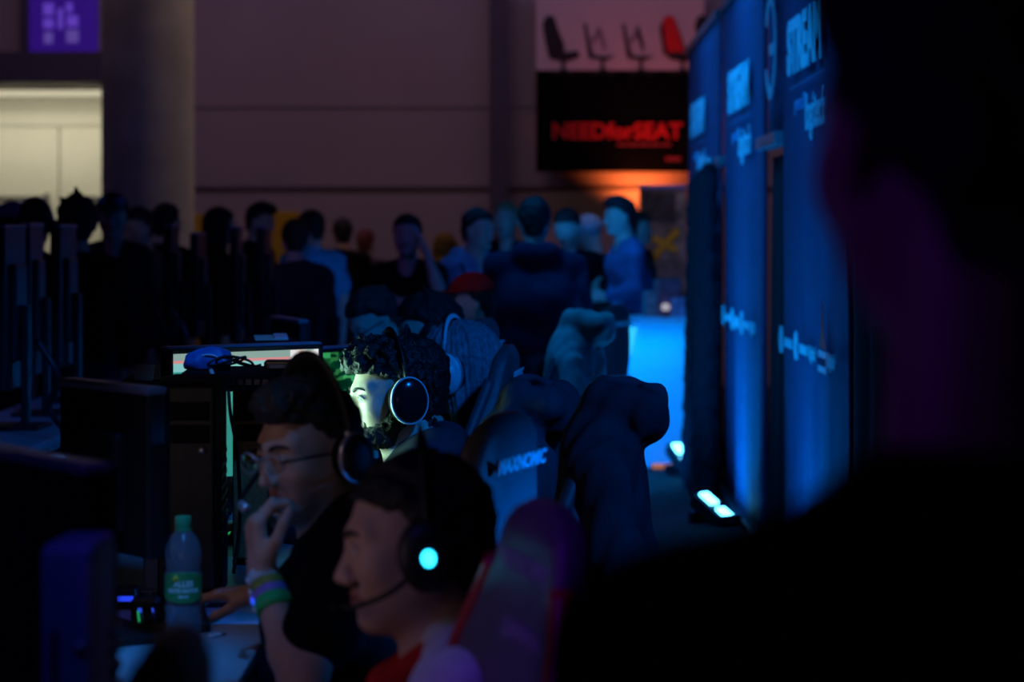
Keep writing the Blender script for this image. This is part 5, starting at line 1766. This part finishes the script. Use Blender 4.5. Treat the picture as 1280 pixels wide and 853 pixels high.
# left part of the crowd
GL = 'dark crowd behind the left row'
Pk = person('man in a patterned cap facing the camera in front of the white doors', (at(140, 13.9), 13.9, zz(270, 13.9)), 195, -10, -6, 0, 'stand', 0.03, 'skin2', 'hair', 'short', 'cgrey', 'long', 'jeans', RS, group=GL)
cap(Pk, 'cnavyjacket', 'capgreen', Pk['root'])
H, Rm = Pk['H'], Pk['R']
for x, y, z, r_, m in ((-0.045, 0.06, 0.085, 0.032, 'chood'), (0.05, 0.055, 0.085, 0.028, 'ccyan'), (0.062, 0.05, 0.06, 0.022, 'cred')):
    f = Field()
    f.ell(H + Rm.dot(V(x, y, z)), (r_, r_ * 0.9, r_), None)
    mesh_np('cap_patch', f.mesh(0.007), M[m], Pk['root'], Pk['base'])
person('black silhouette with pointed hair standing left of the patterned cap', (at(96, 12.4), 12.4, zz(280, 12.4)), 20, 0, -4, 0, 'stand', 0.03, 'skin', 'hair', 'spiky', 'cblack', 'long', 'jeans', RS, bulk=1.1, group=GL, hthick=0.03)
Pz = person('person in a dull blue cap at the left picture edge', (at(14, 13.4), 13.4, zz(282, 13.4)), 40, 0, 0, 0, 'stand', 0.02, 'skin', 'hair', 'short', 'cblack', 'long', 'jeans', RS, group=GL)
cap(Pz, 'cblue', 'cblue', Pz['root'])
Py = person('dark head with a shiny headband beside the dull blue cap', (at(43, 13.0), 13.0, zz(283, 13.0)), 10, 0, 0, 0, 'stand', 0.02, 'skin', 'hair', 'short', 'cblack', 'long', 'jeans', RS, group=GL)
headset(Py, 'headset with a bright glossy band on the dark head at the left edge', band='silver', mic=False, group='headsets in the left crowd')
person('person in a brown coat with a pale blue collar in front of the column base', (at(172, 15.3), 15.3, zz(284, 15.3)), 140, 0, -14, 0, 'stand', 0.07, 'skin', 'hair', 'short', 'cbrown', 'long', 'jeans', RS, collar='chood', bulk=1.1, group=GL)
person('dark haired person beside the column with a pale lit cheek', (at(209, 15.9), 15.9, zz(278, 15.9)), 330, 0, 0, 0, 'stand', 0.02, 'skin2', 'hair', 'short', 'cblack', 'long', 'jeans', RS, group=GL)
person('long haired person between the column and the wide yellow board', (at(277, 16.6), 16.6, zz(282, 16.6)), 290, 10, 0, 0, 'stand', 0.02, 'skin2', 'hair', 'long', 'cblack', 'long', 'jeans', RS, s=0.97, group=GL)
person('tall dark haired man just left of the wide yellow board', (at(326, 17.2), 17.2, zz(276, 17.2)), 250, 0, -12, 0, 'stand', 0.03, 'skin2', 'hair', 'quiff', 'cblack', 'long', 'jeans', RS, group=GL)
person('man in a cyan shirt with a white collar seen from the back right', (at(388, 17.0), 17.0, zz(285, 17.0)), 25, 25, -4, 0, 'stand', 0.03, 'skin2', 'hairbrown', 'short', 'ccyan', 'short', 'jeans', RS, collar='capwhite', group=GL)
person('dark head and shoulders in front of the man in cyan', (at(369, 15.0), 15.0, zz(299, 15.0)), 5, 0, -10, 0, 'stand', 0.03, 'skin2', 'hair', 'short', 'cgrey', 'long', 'jeans', RS, s=0.97, bulk=1.2, group=GL)
person('small dark figure far back right of the man in cyan', (at(428, 21.0), 21.0, zz(291, 21.0)), 10, 0, 0, 0, 'stand', 0.02, 'skin', 'hair', 'short', 'cblack', 'long', 'jeans', 0.013, group=GL)
person('small figure with reddish hair far back left of the man in black', (at(457, 22.0), 22.0, zz(303, 22.0)), 345, 0, 0, 0, 'stand', 0.02, 'skin', 'hairred', 'short', 'cbrown', 'long', 'jeans', 0.013, group=GL, s=0.96)

# ------------------------------------------------------------------ dark bystander at the right
Pv = person('large black out of focus bystander filling the right side of the picture', (at(1208, 1.36), 1.36, 1.545), -2, 18, -4, 0, 'stand', 0.03, 'skin', 'hair', 'short', 'cblack', 'long', 'jeans', 0.006, shoulder=0.95, bulk=1.15, hthick=0.016, drop=0.048)
